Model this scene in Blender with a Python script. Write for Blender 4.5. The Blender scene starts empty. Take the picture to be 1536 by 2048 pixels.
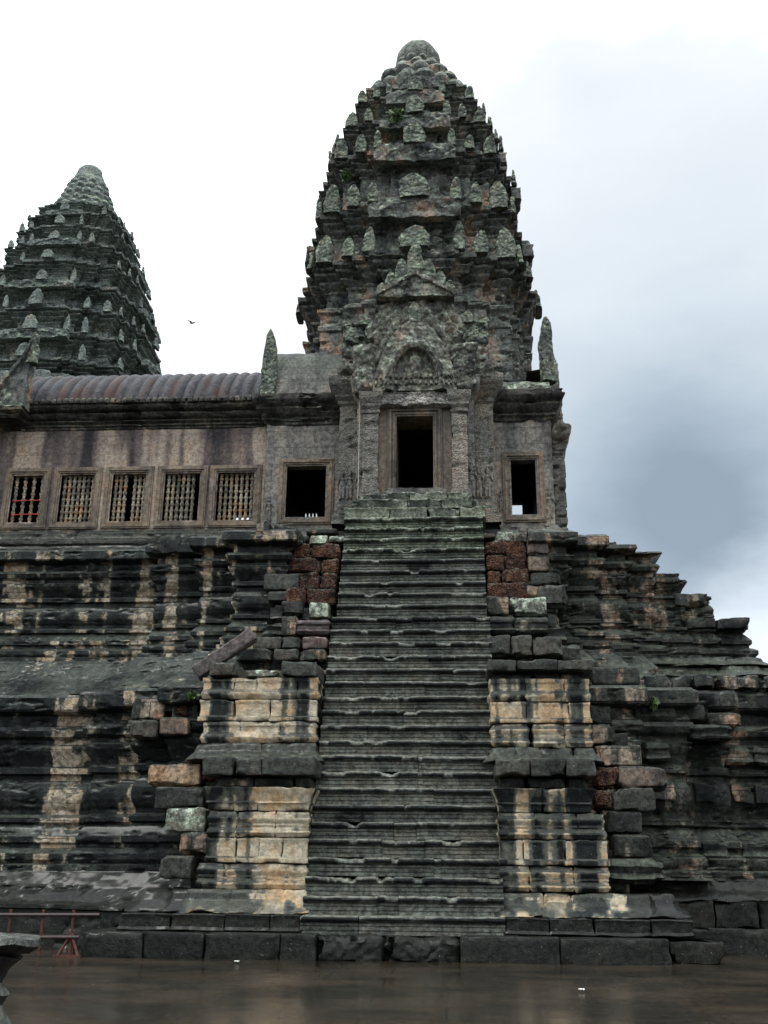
import bpy, math, random
import numpy as np
from mathutils import Vector, Matrix

# ---------------------------------------------------------------- camera, sky, sun, exposure
scene = bpy.context.scene
COL = scene.collection
rad = math.radians

cam_data = bpy.data.cameras.new("camera")
cam = bpy.data.objects.new("camera", cam_data)
COL.objects.link(cam)
cam_data.sensor_fit = 'VERTICAL'
cam_data.sensor_height = 36.0
cam_data.lens = 36.0 * 2100.0 / 2048.0
cam_data.clip_end = 2000.0
_p, _y, _r = rad(19.42), rad(3.85), rad(0.60)
_f = Vector((-math.sin(_y) * math.cos(_p), math.cos(_y) * math.cos(_p), math.sin(_p)))
_rt = Vector((math.cos(_y), math.sin(_y), 0))
_up = _rt.cross(_f)
_R = math.cos(_r) * _rt + math.sin(_r) * _up
_U = -math.sin(_r) * _rt + math.cos(_r) * _up
cam.matrix_world = Matrix(((_R.x, _U.x, -_f.x, 1.02), (_R.y, _U.y, -_f.y, 0.0), (_R.z, _U.z, -_f.z, 1.6), (0, 0, 0, 1)))
scene.camera = cam

SUN_EL, SUN_AZ = 66.0, 222.0      # azimuth clockwise from +Y: behind the camera's left shoulder
world = bpy.data.worlds.new("World")
scene.world = world
world.use_nodes = True
wt = world.node_tree
wt.nodes.clear()
def wn(t, **k):
    n = wt.nodes.new(t)
    for a, v in k.items():
        setattr(n, a, v)
    return n
w_out = wn('ShaderNodeOutputWorld')
w_bg = wn('ShaderNodeBackground')
w_bg.inputs[1].default_value = 0.1
w_sky = wn('ShaderNodeTexSky', sky_type='NISHITA', sun_disc=False)
w_sky.sun_elevation = rad(SUN_EL)
w_sky.sun_rotation = rad(SUN_AZ)
w_tc = wn('ShaderNodeTexCoord')
w_n = wn('ShaderNodeTexNoise')
w_n.inputs['Scale'].default_value = 2.8
w_map = wn('ShaderNodeMapping')
w_map.inputs['Scale'].default_value = (1.0, 1.0, 2.2)
w_map.inputs['Rotation'].default_value = (0.0, 0.35, 0.0)
w_n.inputs['Detail'].default_value = 8.0
w_n.inputs['Roughness'].default_value = 0.55
w_dot = wn('ShaderNodeVectorMath', operation='DOT_PRODUCT')
w_dot.inputs[1].default_value = Vector((0.215, 0.91, 0.335)).normalized()
w_acos = wn('ShaderNodeMath', operation='ARCCOSINE')
w_add = wn('ShaderNodeMath', operation='MULTIPLY_ADD')    # angle from the cloud core plus ragged noise
w_add.inputs[1].default_value = 0.30
w_rmp = wn('ShaderNodeValToRGB')                 # colour of the grey rain cloud, darkest at its core
cr = w_rmp.color_ramp
cr.interpolation = 'LINEAR'
cr.elements[0].position, cr.elements[0].color = 0.17, (2.6, 3.25, 3.95, 1)
cr.elements[1].position, cr.elements[1].color = 0.66, (9.6, 9.7, 9.8, 1)
for p_, c_ in ((0.235, (3.6, 4.35, 5.1, 1)), (0.305, (5.1, 5.85, 6.5, 1)), (0.39, (6.3, 6.95, 7.5, 1)), (0.49, (7.2, 7.65, 8.0, 1))):
    e = cr.elements.new(p_); e.color = c_
w_fac = wn('ShaderNodeMapRange')
w_fac.inputs[1].default_value, w_fac.inputs[2].default_value = 0.78, 0.54
# low white bank of cloud under the grey patch
w_dot2 = wn('ShaderNodeVectorMath', operation='DOT_PRODUCT')
w_dot2.inputs[1].default_value = Vector((0.33, 0.93, 0.15)).normalized()
w_add2 = wn('ShaderNodeMath', operation='MULTIPLY_ADD')
w_add2.inputs[1].default_value = 0.04
w_mr = wn('ShaderNodeMapRange')
w_mr.interpolation_type = 'SMOOTHSTEP'
w_mr.inputs[1].default_value, w_mr.inputs[2].default_value = 1.000, 1.022
w_bank = wn('ShaderNodeMixRGB')
w_bank.inputs[2].default_value = (8.2, 8.9, 9.7, 1)
# overcast sky: the zenith three times as bright as the horizon
w_sep = wn('ShaderNodeSeparateXYZ')
w_cl = wn('ShaderNodeMath', operation='MAXIMUM'); w_cl.inputs[1].default_value = 0.0
w_lum = wn('ShaderNodeMath', operation='MULTIPLY_ADD')
w_lum.inputs[1].default_value, w_lum.inputs[2].default_value = 32.0, 1.8
w_tint = wn('ShaderNodeMixRGB', blend_type='MULTIPLY'); w_tint.inputs[0].default_value = 1.0
w_tint.inputs[2].default_value = (0.93, 1.0, 1.05, 1)
w_cloud = wn('ShaderNodeMixRGB')
w_mix = wn('ShaderNodeMixRGB')
w_mix.inputs[0].default_value = 0.93
L = wt.links.new
L(w_tc.outputs['Generated'], w_map.inputs[0])
L(w_map.outputs[0], w_n.inputs['Vector'])
L(w_tc.outputs['Generated'], w_dot.inputs[0])
L(w_n.outputs['Fac'], w_add.inputs[0])
L(w_dot.outputs['Value'], w_acos.inputs[0])
L(w_acos.outputs[0], w_add.inputs[2])
L(w_add.outputs[0], w_rmp.inputs[0])
L(w_add.outputs[0], w_fac.inputs[0])
L(w_tc.outputs['Generated'], w_dot2.inputs[0])
L(w_n.outputs['Fac'], w_add2.inputs[0])
L(w_dot2.outputs['Value'], w_add2.inputs[2])
L(w_add2.outputs[0], w_mr.inputs[0])
L(w_mr.outputs[0], w_bank.inputs[0])
L(w_rmp.outputs[0], w_bank.inputs[1])
L(w_tc.outputs['Generated'], w_sep.inputs[0])
L(w_sep.outputs[2], w_cl.inputs[0])
L(w_cl.outputs[0], w_lum.inputs[0])
L(w_lum.outputs[0], w_tint.inputs[1])
L(w_fac.outputs[0], w_cloud.inputs[0])
L(w_tint.outputs[0], w_cloud.inputs[1])
L(w_bank.outputs[0], w_cloud.inputs[2])
L(w_sky.outputs[0], w_mix.inputs[1])
L(w_cloud.outputs[0], w_mix.inputs[2])
L(w_mix.outputs[0], w_bg.inputs[0])
L(w_bg.outputs[0], w_out.inputs[0])

sun_data = bpy.data.lights.new("sun", 'SUN')
sun_data.energy = 1.2
sun_data.angle = rad(14)
sun_data.color = (1.0, 0.97, 0.92)
sun = bpy.data.objects.new("sun", sun_data)
COL.objects.link(sun)
_a, _e = rad(SUN_AZ), rad(SUN_EL)
_sd = Vector((math.sin(_a) * math.cos(_e), math.cos(_a) * math.cos(_e), math.sin(_e)))
sun.rotation_euler = (-_sd).to_track_quat('-Z', 'Y').to_euler()

scene.view_settings.view_transform = 'Standard'
scene.view_settings.look = 'None'
scene.view_settings.exposure = 0.35
scene.view_settings.gamma = 1.0

# ---------------------------------------------------------------- noise and mesh helpers
rng = np.random.default_rng(7)
def R(a, b):
    return float(rng.uniform(a, b))

def _hash(ix, iy, iz):
    h = (ix * 374761393 + iy * 668265263 + iz * 2147483647 * 3 + 1274126177) & 0xFFFFFFFF
    h = ((h ^ (h >> 13)) * 1274126177) & 0xFFFFFFFF
    h = ((h ^ (h >> 16)) * 2246822519) & 0xFFFFFFFF
    return ((h ^ (h >> 15)) & 0xFFFFFF) / float(0xFFFFFF)

def vnoise(P):
    P = np.asarray(P, float)
    I = np.floor(P).astype(np.int64)
    F = P - I
    F = F * F * (3 - 2 * F)
    x, y, z = I[..., 0], I[..., 1], I[..., 2]
    fx, fy, fz = F[..., 0], F[..., 1], F[..., 2]
    def c(a, b, d):
        return _hash(x + a, y + b, z + d)
    x00 = c(0, 0, 0) * (1 - fx) + c(1, 0, 0) * fx
    x10 = c(0, 1, 0) * (1 - fx) + c(1, 1, 0) * fx
    x01 = c(0, 0, 1) * (1 - fx) + c(1, 0, 1) * fx
    x11 = c(0, 1, 1) * (1 - fx) + c(1, 1, 1) * fx
    y0 = x00 * (1 - fy) + x10 * fy
    y1 = x01 * (1 - fy) + x11 * fy
    return y0 * (1 - fz) + y1 * fz

def fbm(P, o=3, g=0.5):
    P = np.asarray(P, float)
    s = 0; a = 1; t = 0
    for i in range(o):
        s = s + a * vnoise(P * (2 ** i) + 17.3 * i)
        t += a; a *= g
    return s / t

def vec_noise(P, f, o=2):
    Q = np.asarray(P, float) * f
    return np.stack([fbm(Q + k, o) - 0.5 for k in (0.0, 91.7, 203.1)], -1) * 2

class MB:
    def __init__(self):
        self.V, self.F, self.T, self.n = [], [], [], 0
    def add(self, V, F, tint=0.5):
        V = np.asarray(V, float).reshape(-1, 3)
        F = np.asarray(F, np.int64).reshape(-1, 4)
        self.V.append(V); self.F.append(F + self.n)
        self.T.append(np.full(len(V), tint) if np.isscalar(tint) else np.asarray(tint, float).reshape(-1))
        self.n += len(V)
    def grid(self, P, tint=0.5, wrap=False, flip=False):
        m, n = P.shape[:2]
        idx = np.arange(m * n).reshape(m, n)
        if wrap:
            idx = np.concatenate([idx, idx[:, :1]], 1)
        q = np.stack([idx[:-1, :-1], idx[:-1, 1:], idx[1:, 1:], idx[1:, :-1]], -1).reshape(-1, 4)
        if flip:
            q = q[:, ::-1]
        self.add(P.reshape(-1, 3), q, tint)
    def box(self, x0, x1, y0, y1, z0, z1, tint=0.5):
        V = [(x, y, z) for z in (z0, z1) for y in (y0, y1) for x in (x0, x1)]
        F = [(0, 2, 3, 1), (4, 5, 7, 6), (0, 1, 5, 4), (2, 6, 7, 3), (0, 4, 6, 2), (1, 3, 7, 5)]
        self.add(V, F, tint)
    def tube(self, pts, r, n=8, caps=True):
        pts = [Vector(p) for p in pts]
        rows = []
        for i, p in enumerate(pts):
            t = (pts[min(i + 1, len(pts) - 1)] - pts[max(i - 1, 0)]).normalized()
            a = t.cross(Vector((0, 0, 1)) if abs(t.z) < 0.9 else Vector((1, 0, 0))).normalized()
            b = t.cross(a)
            rr = r[i] if hasattr(r, '__len__') else r
            rows.append([p + (a * math.cos(k * 2 * math.pi / n) + b * math.sin(k * 2 * math.pi / n)) * rr for k in range(n)])
        if caps:
            rows = [[pts[0]] * n] + rows + [[pts[-1]] * n]
        self.grid(np.array([[tuple(v) for v in row] for row in rows]), wrap=True)
    def lathe(self, prof, c, n=16, rough=0.0, tint=0.5):
        a = np.linspace(0, 2 * np.pi, n, endpoint=False)
        P = np.zeros((len(prof), n, 3))
        for i, (r, z) in enumerate(prof):
            P[i, :, 0] = c[0] + r * np.cos(a); P[i, :, 1] = c[1] + r * np.sin(a); P[i, :, 2] = c[2] + z
        if rough:
            P = P + vec_noise(P, 3.0) * rough
        self.grid(P, tint, wrap=True)
    def mesh(self, name, mat, angle=35, origin=(0, 0, 0)):
        V = np.concatenate(self.V) - np.array(origin, float); F = np.concatenate(self.F); T = np.concatenate(self.T)
        me = bpy.data.meshes.new(name)
        me.vertices.add(len(V)); me.vertices.foreach_set('co', V.astype(np.float32).ravel())
        me.loops.add(F.size); me.loops.foreach_set('vertex_index', F.astype(np.int32).ravel())
        me.polygons.add(len(F))
        me.polygons.foreach_set('loop_start', np.arange(0, F.size, 4, dtype=np.int32))
        me.polygons.foreach_set('loop_total', np.full(len(F), 4, dtype=np.int32))
        me.update(calc_edges=True); me.validate()
        at = me.attributes.new('tint', 'FLOAT', 'POINT')
        if len(at.data) == len(T):
            at.data.foreach_set('value', T.astype(np.float32))
        me.polygons.foreach_set('use_smooth', np.ones(len(me.polygons), dtype=bool))
        me.set_sharp_from_angle(angle=rad(angle))
        me.materials.append(mat)
        return me
    def build(self, name, mat, parent=None, angle=35):
        loc = parent_loc(parent)
        me = self.mesh(name, mat, angle, loc)
        o = bpy.data.objects.new(name, me)
        COL.objects.link(o)
        if parent is not None:
            o.parent = parent
        return o

def parent_loc(p):
    v = Vector((0, 0, 0))
    while p is not None:
        v += p.location
        p = p.parent
    return tuple(v)

def tag(o, label=None, cat=None, group=None, kind=None):
    if label: o['label'] = label
    if cat: o['category'] = cat
    if group: o['group'] = group
    if kind: o['kind'] = kind
    return o

def thing(name, loc, label, cat, group=None):
    o = bpy.data.objects.new(name, None)
    o.empty_display_size = 0.3
    COL.objects.link(o)
    o.location = loc
    return tag(o, label, cat, group)

# ---------------------------------------------------------------- materials
class NT:
    def __init__(self, name):
        self.m = bpy.data.materials.new(name)
        self.m.use_nodes = True
        self.t = self.m.node_tree
        self.t.nodes.clear()
        self.out = self.n('ShaderNodeOutputMaterial')
        self.b = self.n('ShaderNodeBsdfPrincipled')
        self.l(self.b.outputs[0], self.out.inputs[0])
        g = self.n('ShaderNodeNewGeometry')
        self.pos, self.nor = g.outputs['Position'], g.outputs['Normal']
        self.true_nor = g.outputs['True Normal']
    def n(self, t, **k):
        x = self.t.nodes.new(t)
        for a, v in k.items():
            setattr(x, a, v)
        return x
    def l(self, a, b):
        self.t.links.new(a, b)
    def put(self, sock, v):
        if hasattr(v, 'is_linked') or hasattr(v, 'links'):
            self.l(v, sock)
        else:
            sock.default_value = v
    def math(self, op, a, b=None, c=None, clamp=False):
        x = self.n('ShaderNodeMath', operation=op)
        x.use_clamp = clamp
        self.put(x.inputs[0], a)
        if b is not None: self.put(x.inputs[1], b)
        if c is not None: self.put(x.inputs[2], c)
        return x.outputs[0]
    def noise(self, scale, vec=None, detail=4, rough=0.55, dist=0.0, sc=(1, 1, 1)):
        x = self.n('ShaderNodeTexNoise')
        x.inputs['Scale'].default_value = scale
        x.inputs['Detail'].default_value = detail
        x.inputs['Roughness'].default_value = rough
        x.inputs['Distortion'].default_value = dist
        v = vec or self.pos
        if sc != (1, 1, 1):
            mp = self.n('ShaderNodeMapping')
            mp.inputs['Scale'].default_value = sc
            self.l(v, mp.inputs[0]); v = mp.outputs[0]
        self.l(v, x.inputs['Vector'])
        return x.outputs['Fac']
    def step(self, v, a, b):
        x = self.n('ShaderNodeMapRange')
        x.interpolation_type = 'SMOOTHSTEP'
        self.put(x.inputs[0], v)
        x.inputs[1].default_value, x.inputs[2].default_value = a, b
        return x.outputs[0]
    def mix(self, f, a, b, mode='MIX'):
        x = self.n('ShaderNodeMixRGB', blend_type=mode)
        self.put(x.inputs[0], f)
        for s, v in ((x.inputs[1], a), (x.inputs[2], b)):
            if isinstance(v, tuple): s.default_value = (*v, 1) if len(v) == 3 else v
            else: self.l(v, s)
        return x.outputs[0]
    def attr(self, name):
        x = self.n('ShaderNodeAttribute'); x.attribute_name = name
        return x.outputs['Fac']
    def sep(self, v):
        x = self.n('ShaderNodeSeparateXYZ'); self.l(v, x.inputs[0])
        return x.outputs
    def comb(self, x, y, z):
        c = self.n('ShaderNodeCombineXYZ')
        self.put(c.inputs[0], x); self.put(c.inputs[1], y); self.put(c.inputs[2], z)
        return c.outputs[0]

def stone(name, black=(0.016, 0.017, 0.018), mid=(0.085, 0.08, 0.07), tan=(0.42, 0.33, 0.22), warm=(0.5, 0.33, 0.17),
          t_mid=(0.36, 0.46), t_tan=(0.52, 0.57), sx=1.5, sz=0.22, up_col=(0.05, 0.055, 0.045), up_amt=0.85,
          lichen=(0.36, 0.40, 0.33), lich_t=(0.62, 0.72), lich_all=0.0, joints=None, bump=0.5, fine=16.0,
          rough=(0.3, 0.62), carve=0.0, tint_amt=0.16, pits=0.0, up_dark=0.10, wst=0.62, jstr=0.75, grain=0.8, coat=0.0, sdet=3, stripes=0.0, gain=1.0):
    black, mid, tan, warm, up_col, lichen = [tuple(min(.7, x * gain) for x in q) for q in (black, mid, tan, warm, up_col, lichen)]
    k = NT(name)
    st = k.noise(sx, detail=sdet, rough=0.55, sc=(1, 1, sz))
    pa = k.noise(0.8, detail=4, rough=0.6)
    fi = k.noise(9.0, detail=5, rough=0.65)
    tint = k.attr('tint')
    v = k.math('MULTIPLY_ADD', st, wst, k.math('MULTIPLY', pa, 0.88 - wst))
    v = k.math('ADD', v, k.math('MULTIPLY', fi, 0.12))
    v = k.math('ADD', v, k.math('MULTIPLY', k.math('SUBTRACT', tint, 0.5), tint_amt * 2))
    nz = k.sep(k.true_nor)[2]
    upm = k.step(nz, 0.05, 0.5)                                     # algae grows where rain settles; also masks the painted ledge highlights
    v = k.math('SUBTRACT', v, k.math('MULTIPLY', upm, up_dark))
    hue = k.noise(1.7, detail=3)
    c_tan = k.mix(k.step(hue, 0.42, 0.66), tan, warm)
    c = k.mix(k.step(v, *t_mid), black, mid)
    c = k.mix(k.step(v, *t_tan), c, c_tan)
    c = k.mix(k.math('MULTIPLY', k.step(fi, 0.35, 0.7), 0.5), c, k.mix(0.5, c, (0.02, 0.02, 0.02)))
    c = k.mix(k.math('MULTIPLY', upm, k.math('MULTIPLY', k.step(pa, 0.3, 0.6), up_amt)), c, up_col)  # upward faces take up_col; terrace, broken and step ledges get painted wet sheen
    li = k.noise(3.4, detail=8, rough=0.72)
    lm = k.step(li, *lich_t)
    la = k.math('ADD', k.math('MULTIPLY', k.step(nz, -0.1, 0.6), 0.8), lich_all, clamp=True)
    c = k.mix(k.math('MULTIPLY', lm, la), c, k.mix(k.step(fi, 0.4, 0.62), (lichen[0] * .5, lichen[1] * .51, lichen[2] * .48), lichen))
    gr = k.noise(8.5, detail=8, rough=0.78)
    c = k.mix(grain, c, k.mix(k.step(gr, 0.36, 0.64), (0.2, 0.2, 0.2), (1.7, 1.7, 1.7)), 'MULTIPLY')
    sp = k.noise(30.0, detail=2)
    c = k.mix(k.math('MULTIPLY', k.step(sp, 0.70, 0.76), 0.55), c, (0.42, 0.44, 0.40))
    h = k.math('MULTIPLY_ADD', fi, 0.6, k.math('MULTIPLY', k.noise(fine * 3, detail=3, rough=0.7), 0.35))
    if carve:
        vo = k.n('ShaderNodeTexVoronoi', feature='SMOOTH_F1')
        vo.inputs['Scale'].default_value = carve
        k.l(k.pos, vo.inputs['Vector'])
        h = k.math('ADD', h, k.math('MULTIPLY', vo.outputs[0], 1.1))
        c = k.mix(k.math('MULTIPLY', k.step(vo.outputs[0], 0.25, 0.6), 0.35), c, (0.02, 0.02, 0.018))
    if pits:
        vo = k.n('ShaderNodeTexVoronoi')
        vo.inputs['Scale'].default_value = pits
        k.l(k.pos, vo.inputs['Vector'])
        pm = k.step(vo.outputs[0], 0.15, 0.5)
        h = k.math('ADD', h, k.math('MULTIPLY', pm, -0.9))
        c = k.mix(k.math('MULTIPLY', k.step(k.noise(pits * 0.8, detail=3), 0.5, 0.62), 0.8), c, (0.018, 0.014, 0.012))
    if joints:
        s = k.sep(k.pos)
        br = k.n('ShaderNodeTexBrick')
        br.inputs['Scale'].default_value = 1.0
        br.inputs['Mortar Size'].default_value = 0.010
        br.inputs['Mortar Smooth'].default_value = 0.1
        br.inputs['Brick Width'].default_value, br.inputs['Row Height'].default_value = joints
        wob = k.math('MULTIPLY', k.noise(2.5, detail=2), 0.04)
        k.l(k.comb(k.math('ADD', k.math('ADD', s[0], s[1]), wob), k.math('ADD', s[2], wob), 0.0), br.inputs['Vector'])
        jm = br.outputs['Fac']
        h = k.math('ADD', h, k.math('MULTIPLY', jm, -0.6))
        c = k.mix(k.math('MULTIPLY', jm, jstr), c, (0.012, 0.012, 0.012))
    bp = k.n('ShaderNodeBump')
    bp.inputs['Strength'].default_value = bump
    bp.inputs['Distance'].default_value = 0.16
    k.l(h, bp.inputs['Height'])
    k.l(bp.outputs[0], k.b.inputs['Normal'])
    if stripes:
        c = k.mix(k.math('MULTIPLY', k.step(k.noise(stripes, detail=2, sc=(1, .12, .12)), .46, .6), .75), c, (0.05, 0.028, 0.023))
    k.l(c, k.b.inputs['Base Color'])
    k.b.inputs['Specular IOR Level'].default_value = 0.1
    if coat:
        k.b.inputs['Coat Weight'].default_value = coat * .4
        k.b.inputs['Coat Roughness'].default_value = 0.16
    rg = k.n('ShaderNodeMapRange')
    k.l(pa, rg.inputs[0]); rg.inputs[1].default_value, rg.inputs[2].default_value = 0.3, 0.7
    rg.inputs[3].default_value, rg.inputs[4].default_value = rough
    k.l(rg.outputs[0], k.b.inputs['Roughness'])
    return k.m

def flat(name, col, rough=0.6, metal=0.0, var=0.3, scale=8.0):
    k = NT(name)
    f = k.noise(scale, detail=5)
    c = k.mix(k.step(f, 0.35, 0.65), tuple(x * (1 - var) for x in col), col)
    k.l(c, k.b.inputs['Base Color'])
    k.b.inputs['Roughness'].default_value = rough
    k.b.inputs['Metallic'].default_value = metal
    return k.m

M = {}
M['terrace'] = stone('terrace_stone', gain=.85, black=(0.006, 0.0085, 0.0085), mid=(0.036, 0.041, 0.034), t_mid=(0.44, 0.54), t_tan=(0.528, 0.568), sx=1.9, sz=0.055, joints=(1.1, 0.42), bump=0.7, tan=(0.50, 0.43, 0.32), warm=(0.46, 0.33, 0.21), up_col=(0.07, 0.078, 0.064), rough=(0.2, 0.48), jstr=0.5, up_dark=0.08, coat=0.35, wst=0.68, sdet=2)
M['broken'] = stone('broken_masonry_stone', gain=.85, black=(0.007, 0.0095, 0.009), mid=(0.042, 0.046, 0.037), t_mid=(0.37, 0.49), t_tan=(0.525, 0.575), sx=1.5, sz=0.10, bump=0.8, tan=(0.38, 0.31, 0.23), warm=(0.36, 0.22, 0.14), up_col=(0.08, 0.088, 0.066), rough=(0.2, 0.5), tint_amt=0.09, coat=0.3, joints=(0.85, 0.37), jstr=0.8)
M['pier'] = stone('pier_stone', black=(0.010, 0.012, 0.012), mid=(0.09, 0.092, 0.075), t_mid=(0.41, 0.455), t_tan=(0.465, 0.505), sx=2.1, sz=0.06, tan=(0.47, 0.41, 0.30), warm=(0.47, 0.32, 0.18), bump=0.5, tint_amt=0.04, up_dark=0.06, wst=0.78, up_col=(0.06, 0.062, 0.05), sdet=2, coat=0.15, grain=0.4)
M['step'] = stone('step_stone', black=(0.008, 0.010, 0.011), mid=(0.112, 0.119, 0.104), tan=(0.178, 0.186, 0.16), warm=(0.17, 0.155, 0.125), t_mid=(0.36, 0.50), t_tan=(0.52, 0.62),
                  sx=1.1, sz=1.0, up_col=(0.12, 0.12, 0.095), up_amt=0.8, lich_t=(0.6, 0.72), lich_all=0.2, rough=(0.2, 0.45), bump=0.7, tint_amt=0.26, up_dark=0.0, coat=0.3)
M['step_top'] = stone('lichened_step_stone', gain=.85, black=(0.02, 0.024, 0.02), mid=(0.10, 0.11, 0.088), tan=(0.22, 0.24, 0.185), warm=(0.18, 0.185, 0.135), t_mid=(0.36, 0.48), t_tan=(0.5, 0.6), sx=1.4, sz=1.0, up_col=(0.17, 0.19, 0.135),
                      lich_t=(0.5, 0.6), lich_all=0.4, bump=0.7, tint_amt=0.2, up_dark=0.0)
M['grey'] = stone('grey_block_stone', gain=.85, black=(0.013, 0.015, 0.013), mid=(0.048, 0.051, 0.043), tan=(0.08, 0.078, 0.063), warm=(0.075, 0.06, 0.048), up_col=(0.06, 0.064, 0.05), t_mid=(0.3, 0.42), t_tan=(0.48, 0.6), sx=1.5, sz=0.5, bump=0.6, lich_all=0.15, coat=0.3, rough=(0.22, 0.5))
M['tan'] = stone('tan_block_stone', black=(0.05, 0.045, 0.04), mid=(0.16, 0.12, 0.09), tan=(0.36, 0.26, 0.17), warm=(0.3, 0.18, 0.1), t_mid=(0.3, 0.4), t_tan=(0.42, 0.52), sx=1.5, sz=0.5, bump=0.45)
M['purple'] = stone('purple_block_stone', gain=1.3, coat=0.3, black=(0.035, 0.027, 0.028), mid=(0.06, 0.049, 0.046), tan=(0.085, 0.068, 0.063), warm=(0.085, 0.056, 0.048), t_mid=(0.3, 0.45), t_tan=(0.48, 0.6), sx=1.3, sz=0.6, bump=0.4, up_col=(0.11, 0.08, 0.078), rough=(0.25, 0.5))
M['lichened'] = stone('lichened_block_stone', mid=(0.12, 0.12, 0.1), tan=(0.26, 0.25, 0.2), warm=(0.24, 0.21, 0.15), t_mid=(0.34, 0.46), t_tan=(0.5, 0.58), sx=1.7, sz=0.6, lich_t=(0.47, 0.56), lich_all=0.8, lichen=(0.48, 0.54, 0.44), bump=0.6)
M['laterite'] = stone('laterite_stone', black=(0.03, 0.02, 0.016), mid=(0.105, 0.052, 0.036), tan=(0.14, 0.07, 0.045), warm=(0.17, 0.075, 0.04), t_mid=(0.3, 0.42), t_tan=(0.46, 0.56), sx=2, sz=1.0, up_col=(0.12, 0.12, 0.085), lich_t=(0.58, 0.66), lich_all=0.15,
                      pits=22.0, bump=1.0, rough=(0.7, 0.95))
M['tower'] = stone('tower_stone', gain=2.0, black=(0.013, 0.015, 0.016), mid=(0.07, 0.073, 0.067), tan=(0.17, 0.135, 0.105), warm=(0.2, 0.11, 0.07), t_mid=(0.36, 0.5), t_tan=(0.52, 0.62), sx=1.3, sz=0.45, up_col=(0.13, 0.14, 0.11),
                   lich_t=(0.52, 0.66), lich_all=0.3, lichen=(0.27, 0.31, 0.235), bump=0.85, rough=(0.5, 0.85), carve=0)
M['antefix'] = stone('antefix_stone', gain=1.1, black=(0.035, 0.039, 0.036), mid=(0.11, 0.122, 0.105), tan=(0.23, 0.245, 0.2), warm=(0.3, 0.22, 0.15), t_mid=(0.34, 0.46), t_tan=(0.5, 0.62), sx=2.2, sz=0.8, up_col=(0.2, 0.23, 0.16),
                     lich_t=(0.46, 0.6), lich_all=0.75, lichen=(0.3, 0.35, 0.265), bump=0.9, rough=(0.6, 0.9), carve=9.0)
M['far'] = stone('far_tower_stone', gain=1.9, black=(0.03, 0.036, 0.036), mid=(0.085, 0.095, 0.09), tan=(0.15, 0.14, 0.12), warm=(0.17, 0.12, 0.09), t_mid=(0.36, 0.5), t_tan=(0.56, 0.66), sx=0.9, sz=0.4, up_col=(0.12, 0.145, 0.105),
                 lich_t=(0.55, 0.68), lich_all=0.2, lichen=(0.25, 0.3, 0.23), bump=0.8, rough=(0.55, 0.85))
M['wall'] = stone('gallery_wall_stone', gain=1.35, black=(0.022, 0.019, 0.021), mid=(0.085, 0.068, 0.062), tan=(0.26, 0.215, 0.17), warm=(0.25, 0.18, 0.13), t_mid=(0.41, 0.48), t_tan=(0.48, 0.56), sdet=2, sx=1.2, sz=0.07, joints=(1.4, 0.62), bump=0.3, jstr=0.3, wst=0.7, grain=0.5, lich_t=(0.7, 0.8), rough=(0.45, 0.75))
M['porch'] = stone('porch_stone', gain=1.55, jstr=0.45, grain=0.6, black=(0.035, 0.034, 0.033), mid=(0.105, 0.1, 0.09), tan=(0.2, 0.172, 0.14), warm=(0.2, 0.15, 0.115), t_mid=(0.34, 0.46), t_tan=(0.46, 0.62), sx=1.2, sz=0.2, joints=(1.3, 0.55), bump=0.45, lich_t=(0.64, 0.76), lich_all=0.15, rough=(0.5, 0.8))
M['carved'] = stone('carved_stone', grain=0.5, gain=1.4, black=(0.04, 0.04, 0.038), mid=(0.12, 0.114, 0.1), tan=(0.21, 0.18, 0.145), warm=(0.21, 0.16, 0.12), t_mid=(0.34, 0.46), t_tan=(0.48, 0.62), sx=1.2, sz=0.25, bump=0.4, lich_t=(0.6, 0.72), lich_all=0.25, carve=26.0, rough=(0.5, 0.8))
M['pediment'] = stone('pediment_stone', gain=1.5, black=(0.03, 0.031, 0.03), mid=(0.12, 0.115, 0.1), tan=(0.25, 0.22, 0.18), warm=(0.27, 0.18, 0.13), t_mid=(0.36, 0.48), t_tan=(0.5, 0.62), sx=1.5, sz=0.6, bump=0.9, lich_t=(0.46, 0.6), lich_all=0.55, lichen=(0.33, 0.36, 0.29), carve=7.0, rough=(0.55, 0.85))
M['frame'] = stone('frame_stone', gain=.98, grain=0.5, black=(0.04, 0.036, 0.032), mid=(0.11, 0.092, 0.073), tan=(0.2, 0.163, 0.122), warm=(0.21, 0.15, 0.1), t_mid=(0.3, 0.42), t_tan=(0.42, 0.56), sx=1.6, sz=0.2, bump=0.3, up_amt=0.4, lich_t=(0.7, 0.8), rough=(0.45, 0.7))
M['baluster'] = stone('baluster_stone', gain=1.3, black=(0.05, 0.045, 0.037), mid=(0.15, 0.132, 0.1), tan=(0.29, 0.25, 0.18), warm=(0.27, 0.15, 0.08), t_mid=(0.3, 0.44), t_tan=(0.44, 0.58), sx=3.0, sz=0.8, bump=0.5, lich_t=(0.6, 0.7), lich_all=0.4, rough=(0.5, 0.8))
M['cornice'] = stone('cornice_stone', gain=1.3, black=(0.011, 0.011, 0.01), mid=(0.05, 0.047, 0.04), tan=(0.2, 0.165, 0.12), warm=(0.24, 0.17, 0.11), t_mid=(0.4, 0.52), t_tan=(0.56, 0.68), sx=1.4, sz=0.4, up_col=(0.1, 0.105, 0.075), bump=0.8, lich_t=(0.6, 0.7), lich_all=0.15)
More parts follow.
